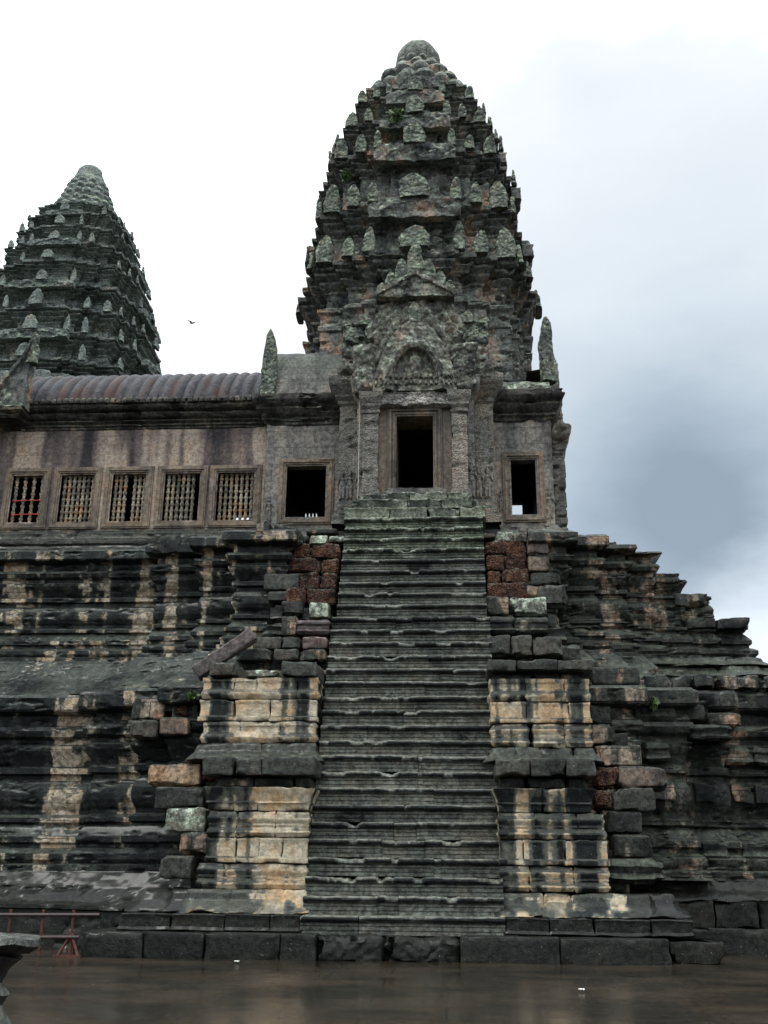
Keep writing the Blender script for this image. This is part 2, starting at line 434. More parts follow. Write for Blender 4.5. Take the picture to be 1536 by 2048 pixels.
M['roof'] = stone('roof_stone', gain=0.75, stripes=2.7, grain=0.8, black=(0.022, 0.022, 0.025), mid=(0.06, 0.055, 0.06), tan=(0.085, 0.062, 0.058), warm=(0.09, 0.045, 0.037), t_mid=(0.32, 0.44), t_tan=(0.46, 0.58), sx=1.3, sz=1.0, up_col=(0.065, 0.062, 0.068), up_amt=0.5, bump=0.4, lich_t=(0.66, 0.76), rough=(0.45, 0.7))
M['plinth'] = stone('wet_plinth_stone', gain=.62, coat=0.4, black=(0.010, 0.012, 0.010), mid=(0.02, 0.023, 0.018), tan=(0.034, 0.035, 0.026), warm=(0.032, 0.027, 0.019), t_mid=(0.34, 0.5), t_tan=(0.52, 0.66), sx=1.0, sz=0.7, up_col=(0.024, 0.024, 0.019), up_amt=0.95, bump=0.5, lich_t=(0.74, 0.84), rough=(0.25, 0.5), carve=0)
M['lintel'] = stone('pale_lintel_stone', black=(0.07, 0.07, 0.068), mid=(0.24, 0.23, 0.21), tan=(0.42, 0.39, 0.35), warm=(0.38, 0.33, 0.28), t_mid=(0.34, 0.46), t_tan=(0.46, 0.6), sx=1.5, sz=.6, bump=.7, carve=16.0, rough=(.5, .8))
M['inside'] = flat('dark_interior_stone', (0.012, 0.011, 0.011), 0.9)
M['black'] = stone('black_stone', black=(0.010, 0.011, 0.012), mid=(0.025, 0.026, 0.026), tan=(0.05, 0.05, 0.048), warm=(0.05, 0.045, 0.04), t_mid=(0.38, 0.54), t_tan=(0.56, 0.66), up_col=(0.16, 0.165, 0.145), lich_t=(0.62, 0.7), bump=0.7, rough=(0.3, 0.55))
M['rust'] = flat('rusty_red_paint', (0.085, 0.018, 0.009), 0.75, 0.0, 0.7, 14.0)
M['darkrail'] = flat('dark_rusted_rail', (0.035, 0.018, 0.014), 0.55, 0.0, 0.5, 14.0)
M['tape'] = flat('red_cord', (0.55, 0.045, 0.02), 0.6)
M['leaf'] = flat('weed_leaf', (0.075, 0.13, 0.03), 0.6, 0.0, 0.6, 20.0)
M['paper'] = flat('white_paper', (0.75, 0.75, 0.72), 0.8, 0.0, 0.1)
M['bird'] = flat('dark_feathers', (0.03, 0.03, 0.035), 0.7)
M['cable'] = flat('pale_cable', (0.4, 0.41, 0.38), 0.6)

def ground_mat():
    k = NT('wet_paving')
    s = k.sep(k.pos)
    br = k.n('ShaderNodeTexBrick')
    br.inputs['Scale'].default_value = 1.0
    br.inputs['Brick Width'].default_value, br.inputs['Row Height'].default_value = 1.9, 1.25
    br.inputs['Mortar Size'].default_value = 0.012
    wob = k.math('MULTIPLY', k.noise(1.2, detail=3), 0.08)
    k.l(k.comb(k.math('ADD', s[0], wob), k.math('ADD', s[1], wob), 0.0), br.inputs['Vector'])
    a = k.noise(0.55, detail=5, rough=0.6, sc=(1.0, 1.01, 1))
    b = k.noise(4.0, detail=6, rough=0.7)
    c = k.mix(k.step(a, 0.36, 0.62), (0.008, 0.0068, 0.005), (0.033, 0.024, 0.0155))
    c = k.mix(k.math('MULTIPLY', k.step(b, 0.4, 0.7), 0.6), c, (0.022, 0.018, 0.014))
    c = k.mix(k.math('MULTIPLY', br.outputs['Fac'], 0.85), c, (0.006, 0.006, 0.005))
    gg = k.noise(14.0, detail=7, rough=0.8)
    c = k.mix(0.8, c, k.mix(k.step(gg, 0.38, 0.64), (0.35, 0.35, 0.35), (1.5, 1.5, 1.5)), 'MULTIPLY')
    k.l(c, k.b.inputs['Base Color'])
    k.b.inputs['Specular IOR Level'].default_value = 0.22
    wet = k.step(k.noise(0.45, detail=4, rough=0.6), 0.4, 0.62)
    rr = k.math('MULTIPLY_ADD', wet, -0.14, 0.2)
    rr = k.math('ADD', rr, k.math('MULTIPLY', b, 0.12))
    k.l(rr, k.b.inputs['Roughness'])
    bp = k.n('ShaderNodeBump')
    bp.inputs['Strength'].default_value = 0.12; bp.inputs['Distance'].default_value = 0.012
    h = k.math('MULTIPLY_ADD', b, 0.7, k.math('MULTIPLY', br.outputs['Fac'], -0.5))
    k.l(h, bp.inputs['Height']); k.l(bp.outputs[0], k.b.inputs['Normal'])
    return k.m
M['ground'] = ground_mat()

# ---------------------------------------------------------------- shape builders
def offset_path(path, closed):
    """corner positions and miter vectors of a plan polyline (outward = right-hand side of travel)"""
    P = np.array(path, float)
    n = len(P)
    seg = np.roll(P, -1, 0) - P if closed else P[1:] - P[:-1]
    ln = np.linalg.norm(seg, axis=1, keepdims=True)
    u = seg / ln
    nr = np.stack([u[:, 1], -u[:, 0]], -1)
    mit = np.zeros((n, 2))
    for i in range(n):
        if closed: a, b = nr[i - 1], nr[i]
        else: a, b = nr[max(i - 1, 0)], nr[min(i, len(nr) - 1)]
        m = a + b
        mit[i] = m / max(0.35, (1 + a @ b)) if True else m
    return P, mit, nr, ln[:, 0]

def resample(prof, dz):
    out = [prof[0]]
    for a, b in zip(prof[:-1], prof[1:]):
        d = math.hypot(b[0] - a[0], b[1] - a[1])
        k = max(1, int(math.ceil(d / dz)))
        for i in range(1, k + 1):
            out.append((a[0] + (b[0] - a[0]) * i / k, a[1] + (b[1] - a[1]) * i / k))
    return np.array(out)

def loft(mb, path, prof, closed=False, ds=0.1, dz=0.06, rough=0.02, chip=0.05, freq=2.2, tint=0.5, seed=0.0, vertical=None):
    """sweep a wall profile [(outward offset, height)] along a plan path; vertical=(y0) sweeps in the XZ plane instead"""
    P, mit, nr, ln = offset_path(path, closed)
    prof = resample(prof, dz)
    m = len(prof)
    cols, outs = [], []
    nseg = len(ln)
    for i in range(nseg):
        j = (i + 1) % len(P)
        k = max(1, int(math.ceil(ln[i] / ds)))
        A = P[i][None] + prof[:, :1] * mit[i][None]
        B = P[j][None] + prof[:, :1] * mit[j][None]
        for s in range(k + (1 if (not closed and i == nseg - 1) else 0)):
            t = s / k
            cols.append(A + (B - A) * t)
            o = mit[i] * (1 - t) + mit[j] * t if s == 0 or t == 1 else nr[i]
            outs.append(o / np.linalg.norm(o))
    C = np.stack(cols, 1)                      # m, n, 2
    O = np.stack(outs, 0)
    G = np.zeros((m, C.shape[1], 3))
    N = np.zeros_like(G)
    if vertical is None:
        G[..., :2] = C; G[..., 2] = prof[:, 1:2]; N[..., :2] = O[None]
    else:
        G[..., 0] = C[..., 0]; G[..., 2] = C[..., 1]; G[..., 1] = vertical + prof[:, 1:2]
        N[..., 1] = -1.0
    Q = G + seed
    nn = (fbm(Q * freq, 3) - 0.5) * 2
    ch = np.clip(fbm(Q * np.array([1.3, 1.3, 3.0]) * freq + 31.0, 3) - 0.56, 0, 1) * 6
    G = G + N * (nn * rough - ch * chip)[..., None]
    G[..., 2] += (fbm(Q * freq * 1.3 + 77, 2) - 0.5) * rough * 0.8
    mb.grid(G, tint, wrap=closed)

def bprof(kind, t):
    t = np.asarray(t)
    if kind == 0: return 0 * t
    if kind == 1: return 0.07 * np.exp(-((t - 0.25) / 0.16) ** 2) + 0.03 * (t > 0.8)
    if kind == 2: return 0.06 * np.exp(-((t - 0.2) / 0.12) ** 2) + 0.06 * np.exp(-((t - 0.72) / 0.14) ** 2) + 0.02 * ((t > 0.42) & (t < 0.5))
    if kind == 3: return 0.40 * (1 - t) ** 1.4 + 0.03 * np.sin(t * 9)
    if kind == 4: return 0.16 * t ** 1.6 + 0.03 * (np.abs(t - 0.35) < 0.06)
    if kind == 5: return 0.05 * (t < 0.22) + 0.02 * (t > 0.85)
    return 0 * t

def block(mb, x0, x1, z0, z1, yf, yb, kind=0, r=0.025, rough=0.012, chip=0.06, ds=0.07, tint=None, rot=0.0, sides=1.0, seed=None, tilt=0.0, amp=1.0):
    if tint is None: tint = R(0.1, 0.9)
    sd = R(0, 500) if seed is None else seed
    w, h = x1 - x0, z1 - z0
    r = min(r, w * 0.3, h * 0.3)
    nz = max(4, int(h / ds)); nx = max(3, int(w / ds)); ns = max(2, int(min(yb - yf, 0.8) / (ds * 1.5)))
    tz = np.concatenate([[0, r * 0.35 / h], np.linspace(r / h, 1 - r / h, nz), [1 - r * 0.35 / h, 1]])
    dist = np.minimum(tz, 1 - tz) * h
    inset = np.where(dist < r, r - np.sqrt(np.clip(r * r - (r - dist) ** 2, 0, None)), 0)
    off = bprof(kind, tz) * amp - inset
    per, nrm = [], []
    for s in np.linspace(0, 1, ns + 1)[:-1]:
        per.append((x0, yb + (yf + r - yb) * s)); nrm.append((-1 * sides, 0))
    for a in (0, 0.5, 1):
        an = a * math.pi / 2
        per.append((x0 + r - r * math.cos(an), yf + r - r * math.sin(an))); nrm.append((-math.cos(an) * sides, -math.sin(an)))
    for s in np.linspace(0, 1, nx + 1)[1:-1]:
        per.append((x0 + r + (w - 2 * r) * s, yf)); nrm.append((0, -1))
    for a in (1, 0.5, 0):
        an = a * math.pi / 2
        per.append((x1 - r + r * math.cos(an), yf + r - r * math.sin(an))); nrm.append((math.cos(an) * sides, -math.sin(an)))
    for s in np.linspace(0, 1, ns + 1)[1:]:
        per.append((x1, yf + r + (yb - yf - r) * s)); nrm.append((1 * sides, 0))
    per, nrm = np.array(per), np.array(nrm)
    G = np.zeros((len(tz) + 6, len(per), 3))
    body = per[None] + nrm[None] * off[:, None, None]
    cen = np.array([(x0 + x1) / 2, (yf + yb) / 2])
    for q, f in enumerate((1.0, 0.6, 0.25)):
        G[q, :, :2] = body[0] + (cen - body[0]) * f; G[q, :, 2] = z0
        G[-1 - q, :, :2] = body[-1] + (cen - body[-1]) * f; G[-1 - q, :, 2] = z1
    G[3:-3, :, :2] = body
    G[3:-3, :, 2] = (z0 + tz * h)[:, None]
    Q = G + sd
    G = G + vec_noise(Q, 2.6, 3) * rough * 1.6 + vec_noise(Q, 11.0, 2) * rough * 0.55
    C3 = np.array([cen[0], cen[1], (z0 + z1) / 2])
    ex = np.abs((G - C3) / np.array([w / 2, (yb - yf) / 2, h / 2]))
    near = np.clip((np.sort(ex, -1)[..., 1] - 0.72) / 0.28, 0, 1)
    n = np.clip(fbm(Q * 2.4 + 11, 3) - 0.5, 0, 1) * 5
    G = G + (C3 - G) * (near * n * chip * 2.2)[..., None] * np.array([min(1, 0.4 / w), 0.35, min(1.0, .45 / h)])
    if rot or tilt:
        c, s = math.cos(rot), math.sin(rot)
        D = G - C3
        D = np.stack([D[..., 0] * c - D[..., 1] * s, D[..., 0] * s + D[..., 1] * c, D[..., 2]], -1)
        c, s = math.cos(tilt), math.sin(tilt)
        D = np.stack([D[..., 0] * c - D[..., 2] * s, D[..., 1], D[..., 0] * s + D[..., 2] * c], -1)
        G = D + C3
    mb.grid(G, tint)

def course(mb, x0, x1, z0, z1, yf, yb, kind=0, wmin=0.45, wmax=0.95, jit=0.03, gap=0.008, keep=None, **kw):
    x = x0
    while x < x1 - 0.05:
        w = R(wmin, wmax)
        if x1 - (x + w) < wmin * 0.6: w = x1 - x
        if keep is None or keep(x + w / 2, z1):
            j = R(-jit, jit)
            g = gap if R(0, 1) > 0.12 else gap * 4
            block(mb, x + g, x + w - g, z0 + R(0, .008), z1 - R(0, .008), yf + j, yb, kind, rot=R(-.012, .012) * (jit / 0.03), **kw)
        x += w

def relief_slab(mb, top, x0, x1, z0, yf, depth, relief=None, dx=0.05, nz=24, rough=0.03, tint=0.5, seed=0.0):
    xs = np.linspace(x0, x1, max(6, int((x1 - x0) / dx)))
    ts = np.linspace(0, 1, nz)
    X, T = np.meshgrid(xs, ts)
    Z = z0 + T * (np.array([top(x) for x in xs])[None] - z0)
    Y = np.full_like(X, yf)
    P = np.stack([X, Y, Z], -1)
    n = fbm(P * 5 + seed, 3)
    Y = Y - (n - 0.5) * rough * 2.5
    if relief is not None: Y = Y - relief(X, Z)
    P[..., 1] = Y
    P = P + np.stack([fbm(P * 4 + 40 + seed, 2) - .5, 0 * n, fbm(P * 4 + 80 + seed, 2) - .5], -1) * rough
    def ext(Pm):
        return np.concatenate([Pm[:1] * [1, 0, 1] + [0, yf + depth, 0], Pm, Pm[-1:] * [1, 0, 1] + [0, yf + depth, 0]], 0)
    P = ext(P)
    L_ = P[:, :1] * [1, 0, 1] + [0, yf + depth, 0]
    R_ = P[:, -1:] * [1, 0, 1] + [0, yf + depth, 0]
    mb.grid(np.concatenate([L_, P, R_], 1), tint)

def plan(S, c, a=(0.33, 0.52, 0.75), d=(1.25, 1.16, 1.09)):
    q = [(a[0], -d[0]), (a[0], -d[1]), (a[1], -d[1]), (a[1], -d[2]), (a[2], -d[2]), (a[2], -1.0), (1.0, -1.0)]
    q = q + [(-y, -x) for x, y in q[-2::-1]]           # mirrored over the diagonal: front half-face to side half-face
    full = []
    for k in range(4):
        an = k * math.pi / 2
        cs, sn = round(math.cos(an)), round(math.sin(an))
        for x, y in q:
            full.append((c[0] + S * (x * cs - y * sn), c[1] + S * (x * sn + y * cs)))
    return full

def antefix_mesh(name, mat, seed, blunt=1.0):
    """leaf-shaped roof stone, 1 m high and 0.6 m wide, standing on the origin and facing -Y"""
    mb = MB()
    nz, nx = 20, 22
    t = np.linspace(0, 1, nz)
    hw = 0.30 * np.clip(1 - t ** (2.6 * blunt), 0, None) ** 0.60 * (1 + 0.10 * np.sin(t * math.pi)) + 0.012
    hw[t < 0.16] = 0.31
    an = np.linspace(0, 2 * np.pi, nx, endpoint=False)
    cx = np.sign(np.cos(an)) * np.abs(np.cos(an)) ** 0.55
    cy = np.sign(np.sin(an)) * np.abs(np.sin(an)) ** 0.55
    P = np.zeros((nz, nx, 3))
    P[..., 0] = cx[None] * hw[:, None]
    th = 0.13 * (1 - 0.65 * t)
    P[..., 1] = cy[None] * th[:, None] + 0.03 * t[:, None]
    P[..., 2] = t[:, None]
    n = vec_noise(P + seed, 5.0, 3)
    inner = np.exp(-(P[..., 0] / 0.17) ** 2) * np.exp(-((P[..., 2] - 0.42) / 0.24) ** 2) * (P[..., 1] < 0)
    P[..., 1] += 0.07 * inner
    n2 = vec_noise(P * [1, 1, 1] + seed + 50, 13.0, 2)
    P = P + (n * 0.07 + n2 * .022) * np.clip(t * 6, 0, 1)[:, None, None]
    P[..., 0] += .05 * math.sin(seed) * t[:, None] ** 2
    P = np.concatenate([P[:1] * [0, 0, 1], P, P[-1:].mean(1, keepdims=True).repeat(nx, 1)], 0)
    mb.grid(P, 0.5, wrap=True)
    return mb.mesh(name, mat)

def place(me, parent, loc, scale, rz=0.0, name='antefix', tilt=0.0):
    o = bpy.data.objects.new(name, me)
    COL.objects.link(o)
    o.parent = parent
    pl = Vector(parent_loc(parent))
    o.location = Vector(loc) - pl
    o.scale = scale
    o.rotation_euler = (tilt, 0, rz)
    return o

# ---------------------------------------------------------------- ground
g = MB()
xs = np.concatenate([[-900, -300, -120, -60], np.arange(-40, 40.1, 0.5), [60, 120, 300, 900]])
ys = np.concatenate([[-900, -300, -100, -40, -15], np.arange(-6, 40.1, 0.5), [60, 120, 300, 900]])
X, Y = np.meshgrid(xs, ys)
Pg = np.stack([X, Y, 0.2 + (fbm(np.stack([X, Y, 0 * X], -1) * 0.6, 2) - 0.5) * 0.035], -1)
g.grid(Pg)
tag(g.build('ground', M['ground'], None, 60), kind='structure')

# ---------------------------------------------------------------- terraces
def stretch(p, z0, z1):
    a, b = p[0][1], p[-1][1]
    return [(o, z0 + (z - a) * (z1 - z0) / (b - a)) for o, z in p]
UP = [(1.72, 6.0), (1.3, 6.28), (.9, 6.6), (.6, 6.98), (.46, 7.16), (.42, 7.2), (.42, 7.3), (.33, 7.33), (.38, 7.40), (.38, 7.5), (.3, 7.56), (.20, 7.6), (.20, 7.66), (.27, 7.7), (.27, 7.8), (.15, 7.95),
      (.08, 8.02), (.16, 8.06), (.16, 8.14), (.05, 8.2), (.05, 8.28), (.1, 8.34), (.15, 8.45), (.16, 8.55), (.15, 8.65), (.1, 8.76), (.05, 8.82), (.05, 8.9), (.16, 8.94), (.16, 9.04), (.08, 9.08), (.14, 9.2),
      (.25, 9.36), (.27, 9.44), (.18, 9.48), (.18, 9.56), (.3, 9.62), (.35, 9.72), (.3, 9.8), (.16, 9.84), (.16, 10.02), (.42, 10.08), (.46, 10.12), (.46, 10.34), (.4, 10.40), (-0.6, 10.44), (-2.2, 10.46)]
FACE = UP[4:]
ter = thing('temple_terrace', (-9, 27, 0.2), 'dark moulded terrace walls in three receding tiers left of the stairway', 'terrace wall')
mb = MB()
p1 = [(-18, 28.2), (-6.95, 28.2), (-6.95, 27.65), (-5.6, 27.65), (-5.6, 27.1), (-4.6, 27.1), (-4.6, 26.6), (-3.5, 26.6), (-3.5, 30)]
loft(mb, p1, UP, ds=0.05, dz=0.03, rough=0.009, chip=0.045)
mb.build('upper_tier', M['terrace'], ter)
mb = MB()
p2 = [(-18, 26.05), (-7.6, 26.05), (-7.6, 25.55), (-6.35, 25.55), (-6.35, 25.05), (-5.4, 25.05), (-5.4, 24.6), (-2.6, 24.6), (-2.6, 28)]
loft(mb, p2, stretch(FACE, 1.72, 6.0), ds=0.05, dz=0.03, rough=0.009, chip=0.05, seed=40)
mb.build('middle_tier', M['terrace'], ter)
mb = MB()
p3 = [(-18, 25.5), (-8.08, 25.5), (-8.08, 25.0), (-6.82, 25.0), (-6.82, 24.5), (-5.88, 24.5), (-5.88, 24.05), (-2.6, 24.05), (-2.6, 27)]
loft(mb, p3, [(.75, 0.0), (.75, .40), (.70, .44), (.62, .46), (.60, .95), (.66, .98), (.66, 1.06), (.5, 1.12), (.2, 1.42), (-.02, 1.74), (-.5, 1.8)], ds=0.06, dz=0.05, rough=0.03, chip=0.06, seed=80)
mb.build('lower_tier', M['plinth'], ter)
mb = MB()                       # blocks broken loose along the upper edges of the tiers
for x in np.arange(-7.2, -3.2, 0.5):
    if R(0, 1) < .75:
        yy = 27.2 if x < -5.6 else 26.7 if x < -4.6 else 26.2
        mb = MB(); block(mb, x, x + R(.4, .75), 10.1, 10.1 + R(.3, .6), yy + R(-.1, .2), 28.5, 0, r=.06, rough=.05, chip=.3); mb.build('edge_block', M['broken'], ter)
for x in np.arange(-7.4, -5.2, 0.45):
    yy = 25.2 if x < -6.4 else 24.7
    mb = MB(); block(mb, x, x + R(.35, .6), 5.6, 5.6 + R(.25, .45), yy + R(-.15, .1), 26.3, 0, r=.06, rough=.05, chip=.3); mb.build('edge_block', M['broken'], ter)

# right-hand side: ruined corner of the same terraces, block by block
ruin = thing('ruined_terrace', (7, 27, 0.2), 'broken stepped corner of the terraces right of the stairway against the sky', 'terrace wall')
def top_limit(x):
    xs_ = [2.6, 4.9, 5.5, 6.3, 6.4, 7.2, 7.25, 7.9, 8.0, 8.9, 8.95]
    zs_ = [10.5, 10.4, 10.15, 10.1, 9.45, 9.35, 9.0, 8.95, 8.35, 8.3, 7.35]
    return float(np.interp(x, xs_, zs_))
segs1 = [(2.6, 3.9, 26.95), (3.9, 4.75, 27.35), (4.75, 5.55, 27.7), (5.55, 6.3, 28.0), (6.3, 7.2, 28.25), (7.2, 8.75, 28.45)]
zc = [7.2, 7.52, 7.86, 8.26, 8.62, 8.98, 9.34, 9.7, 10.06, 10.42]
kinds = [2, 1, 5, 2, 2, 5, 1, 2, 4]
def upoff(z):
    return float(np.interp(z, [b for a, b in FACE], [a for a, b in FACE]))
def clip_profile(p, zt, back):
    o = [q for q in p if q[1] <= zt]
    return o + [(o[-1][0] - .03, zt + .03), (-back, zt + .04)]
mb = MB()
SEGTOP1 = [10.4, 10.4, 10.2, 10.1, 9.4, 9.0, 8.3]
segs1 = [(3.1, 3.9, 26.95), (3.9, 4.75, 27.35), (4.75, 5.55, 27.7), (5.55, 6.3, 28.0), (6.3, 7.15, 28.2), (7.15, 7.95, 28.35), (7.95, 8.75, 28.45)]
for k, ((xa, xb, yf), zt) in enumerate(zip(segs1, SEGTOP1)):
    loft(mb, [(xa - .05, yf), (xb, yf), (xb, yf + 2.0)], clip_profile(UP[1:], zt, 1.3), ds=.045, dz=.03, rough=.014, chip=.085, seed=5.3 * k, tint=R(.35, .65))
course(mb, 4.2, 5.6, 10.30, 10.5, 27.9, 29.5, 0, .5, .9, jit=.12, rough=.04, chip=.3)
course(mb, 6.35, 7.2, 9.34, 9.62, 27.95, 29.5, 1, .8, .9, rough=.03, chip=.2)
course(mb, 7.0, 7.95, 8.72, 9.06, 28.0, 29.5, 0, .9, 1.0, rough=.03, chip=.2)
course(mb, 7.3, 9.0, 8.1, 8.42, 28.05, 29.5, 0, .8, .95, rough=.03, chip=.15)
mb.build('upper_tier', M['broken'], ruin)
mb = MB()
for i, (z0, z1, o) in enumerate([(6.95, 7.22, .5), (6.62, 6.95, .72), (6.32, 6.62, 1.0), (6.05, 6.32, 1.35)]):
    course(mb, 3.2, 9.0 + i * .28, z0, z1, 28.1 - o, 29.5, 3 if i < 3 else 0, .6, 1.1, jit=.05, rough=.025, chip=.14)
mb.build('sloping_course', M['broken'], ruin)
segs2 = [(3.2, 5.0, 24.75), (5.0, 6.2, 25.05), (6.2, 7.2, 25.5), (7.2, 11.2, 25.95)]
mb = MB()
segs2 = [(3.2, 5.0, 24.75), (5.0, 6.2, 25.05), (6.2, 7.2, 25.5), (7.2, 8.6, 25.8), (8.6, 11.2, 26.0)]
F2 = stretch(FACE, 1.7, 6.0)
for k, (xa, xb, yf) in enumerate(segs2):
    loft(mb, [(xa - .05, yf), (xb, yf), (xb, yf + 1.2)], F2, ds=.045, dz=.03, rough=.012, chip=.06, seed=7.1 * k + 60, tint=R(.35, .65))
for z0, z1, kd in ((2.1, 2.52, 1), (3.4, 3.82, 0), (4.24, 4.68, 2), (5.14, 5.6, 1)):
    for xa, xb, yf in segs2[1:]:
        if R(0, 1) < .6: course(mb, xa + R(0, .4), xb - R(0, .3), z0, z1, yf - .3, yf + .6, kd, .5, 1.1, jit=.04, r=.02, rough=.02, chip=.12, ds=.05)
course(mb, 5.6, 11.2, 6.0, 6.32, 25.2, 27.5, 0, .45, .8, jit=.1, rough=.035, chip=.25)
mb.build('middle_tier', M['broken'], ruin)
mb = MB()
course(mb, 4.6, 12, 1.28, 1.74, 25.1, 26.8, 3, .8, 1.5, jit=.03, rough=.04, chip=.12)
course(mb, 5.2, 12, .72, 1.30, 24.75, 26.6, 0, .9, 1.6, jit=.03, rough=.03, chip=.12)
course(mb, 6.4, 12, .0, .74, 24.6, 26.6, 0, 1.0, 1.8, jit=.03, rough=.02, chip=.1)
mb.build('lower_tier', M['plinth'], ruin)
mb = MB()
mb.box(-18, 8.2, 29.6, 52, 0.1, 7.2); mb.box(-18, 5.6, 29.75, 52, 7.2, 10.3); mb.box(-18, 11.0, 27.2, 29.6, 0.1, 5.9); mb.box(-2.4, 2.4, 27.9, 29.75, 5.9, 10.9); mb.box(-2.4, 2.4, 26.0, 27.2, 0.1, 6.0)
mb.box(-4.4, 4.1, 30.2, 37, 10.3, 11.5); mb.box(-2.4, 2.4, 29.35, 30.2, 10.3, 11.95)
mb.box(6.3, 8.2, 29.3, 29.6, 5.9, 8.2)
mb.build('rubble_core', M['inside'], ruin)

# masonry flanks that carry the stair: rough courses behind, single fallen and shifted blocks in front
KM = {'g': 'grey', 'd': 'broken', 'l': 'lichened', 't': 'tan', 'r': 'purple', 'a': 'laterite'}
BL = [('L','g',-3.87,-2.94,8.74,9.19,26.22,0),('L','g',-3.75,-3.19,8.42,8.67,26.00,0),('L','g',-3.32,-2.77,7.96,8.35,25.79,0),('L','d',-3.26,-2.87,7.40,7.89,25.57,0),('L','l',-2.59,-2.09,7.91,8.31,25.77,0),('L','r',-2.85,-2.05,7.39,7.80,25.50,2),('L','g',-3.75,-3.32,9.82,10.27,26.80,0),('L','l',-3.64,-3.38,9.29,9.73,26.51,0),('L','d',-3.56,-2.85,10.23,10.50,27.01,0),('L','l',-2.84,-2.33,10.22,10.51,26.97,0),('L','l',-2.30,-1.86,10.30,10.48,26.98,0),('L','d',-2.97,-2.08,10.59,10.75,27.17,0),('L','g',-3.93,-3.20,7.00,7.31,25.27,0),('L','g',-3.17,-2.70,6.98,7.31,25.26,0),('L','r',-2.66,-2.05,6.98,7.30,25.26,0),('L','d',-4.28,-3.37,6.66,6.97,25.13,0),('L','g',-3.33,-2.71,6.68,6.96,25.09,0),('L','d',-2.68,-2.05,6.66,6.95,25.12,0),('L','t',-5.78,-4.58,3.56,4.05,23.49,0),('L','g',-5.47,-4.38,3.06,3.52,23.22,0),('L','d',-4.78,-4.16,2.10,2.56,22.76,0),('L','g',-5.06,-4.36,1.62,2.08,22.45,0),('L','a',-5.52,-5.15,5.22,5.62,24.35,0),('L','t',-5.75,-5.06,4.76,5.15,24.10,0),('L','a',-4.55,-4.24,3.69,4.09,23.53,0),('L','d',-6.09,-5.58,5.31,5.72,24.44,0),('L','d',-5.62,-5.05,5.68,6.01,24.61,0),('L','d',-6.53,-5.74,5.12,5.65,24.37,0),('L','g',-6.45,-5.79,4.68,5.08,24.06,0),('L','d',-5.10,-4.90,5.12,5.59,24.36,0),
('R','t',3.03,3.58,9.30,9.71,26.51,0),('R','g',3.05,3.84,8.84,9.22,26.26,0),('R','t',2.93,3.27,8.48,8.78,26.05,0),('R','g',3.20,3.93,8.20,8.77,25.97,0),('R','d',1.86,2.44,7.96,8.45,25.86,0),('R','l',2.47,3.40,7.94,8.40,25.80,0),('R','d',1.85,2.58,7.41,7.86,25.52,2),('R','d',2.58,3.38,7.40,7.85,25.52,2),('R','g',1.84,2.45,6.78,7.30,25.20,0),('R','g',2.46,2.98,6.78,7.29,25.20,0),('R','g',2.97,3.69,6.78,7.26,25.19,0),('R','g',1.86,2.23,10.37,10.55,27.02,0),('R','l',2.25,2.68,10.24,10.56,26.99,0),('R','d',2.68,3.22,10.22,10.52,27.01,0),('R','g',3.23,4.33,10.19,10.41,26.93,0),('R','a',4.04,4.57,3.54,4.02,23.48,0),('R','a',4.00,4.34,3.13,3.50,23.23,0),('R','t',4.57,5.62,3.54,4.02,23.48,0),('R','g',4.41,5.28,3.06,3.53,23.22,0),('R','g',4.18,4.92,2.61,3.05,22.97,0),('R','d',4.25,5.05,2.12,2.58,22.77,0),('R','d',3.98,5.16,1.62,2.09,22.46,2),('R','d',4.14,5.15,4.06,4.50,23.79,0),('R','d',4.09,4.67,4.55,4.99,24.05,0),('R','d',4.12,4.65,5.03,5.47,24.30,0),('R','d',4.17,4.75,5.50,5.97,24.56,0),('R','d',4.29,5.40,6.01,6.44,24.82,0),('R','r',5.31,5.89,5.74,6.12,24.62,0),('R','a',5.34,5.70,5.32,5.64,24.38,0),('R','d',4.90,6.29,4.78,5.24,24.13,2),('R','d',6.18,6.74,5.09,5.47,24.32,0),('R','d',6.72,7.49,4.97,5.31,24.24,0),('R','d',6.30,7.18,4.63,4.99,24.02,2)]
for side, sg, lab in (('L', -1, 'tumbled stone flank left of the stairway with moulded and plain blocks'), ('R', 1, 'tumbled stone flank right of the stairway with moulded and plain blocks')):
    fl = thing('stair_flank', (sg * 3.4, 25, 0.2), lab, 'stone masonry', 'masonry flanks of the stairway')
    mb = MB()
    z = 0.9
    while z < 10.2:
        h = R(.4, .5)
        Yf = 21.95 + (z + h / 2 - .9) * .53 + .42
        xo = float(np.interp(z, [0, 4.2, 4.4, 6.2, 7, 8.5, 10.4], [4.6, 4.5, 5.0, 4.6, 3.8, 3.7, 3.5]))
        a, b = (1.98, xo) if sg > 0 else (-xo, -1.98)
        course(mb, a, b, z, z + h, Yf, Yf + 2.2, int(R(0, 1) * 3) if z > 6.2 else 0, .4, .9, jit=.08, rough=.025, chip=.18, ds=.08)
        z += h
    mb.build('rough_masonry', M['broken'], fl)
    for s, m, x0, x1, z0, z1, yy, kd in BL:
        if s == side:
            if x0 > 4.6 and z0 > 4.4:                    # these lie against the wall behind
                f_ = (yy + .65) / yy
                x0, x1, z0, z1, yy = 1.02 + (x0 - 1.02) * f_, 1.02 + (x1 - 1.02) * f_, 1.6 + (z0 - 1.6) * f_, 1.6 + (z1 - 1.6) * f_, yy + .65
            mb = MB()
            rgh = .04 if m == 'a' else .018
            block(mb, x0 + .006, x1 - .006, z0 + .004, z1 - .002, yy + R(-.05, .05), yy + R(.8, 1.1), kd, r=.045, rough=rgh, chip=.2 if m != 'r' else .1, ds=.05, rot=R(-.04, .04))
            mb.build('block', M[KM[m]], fl)

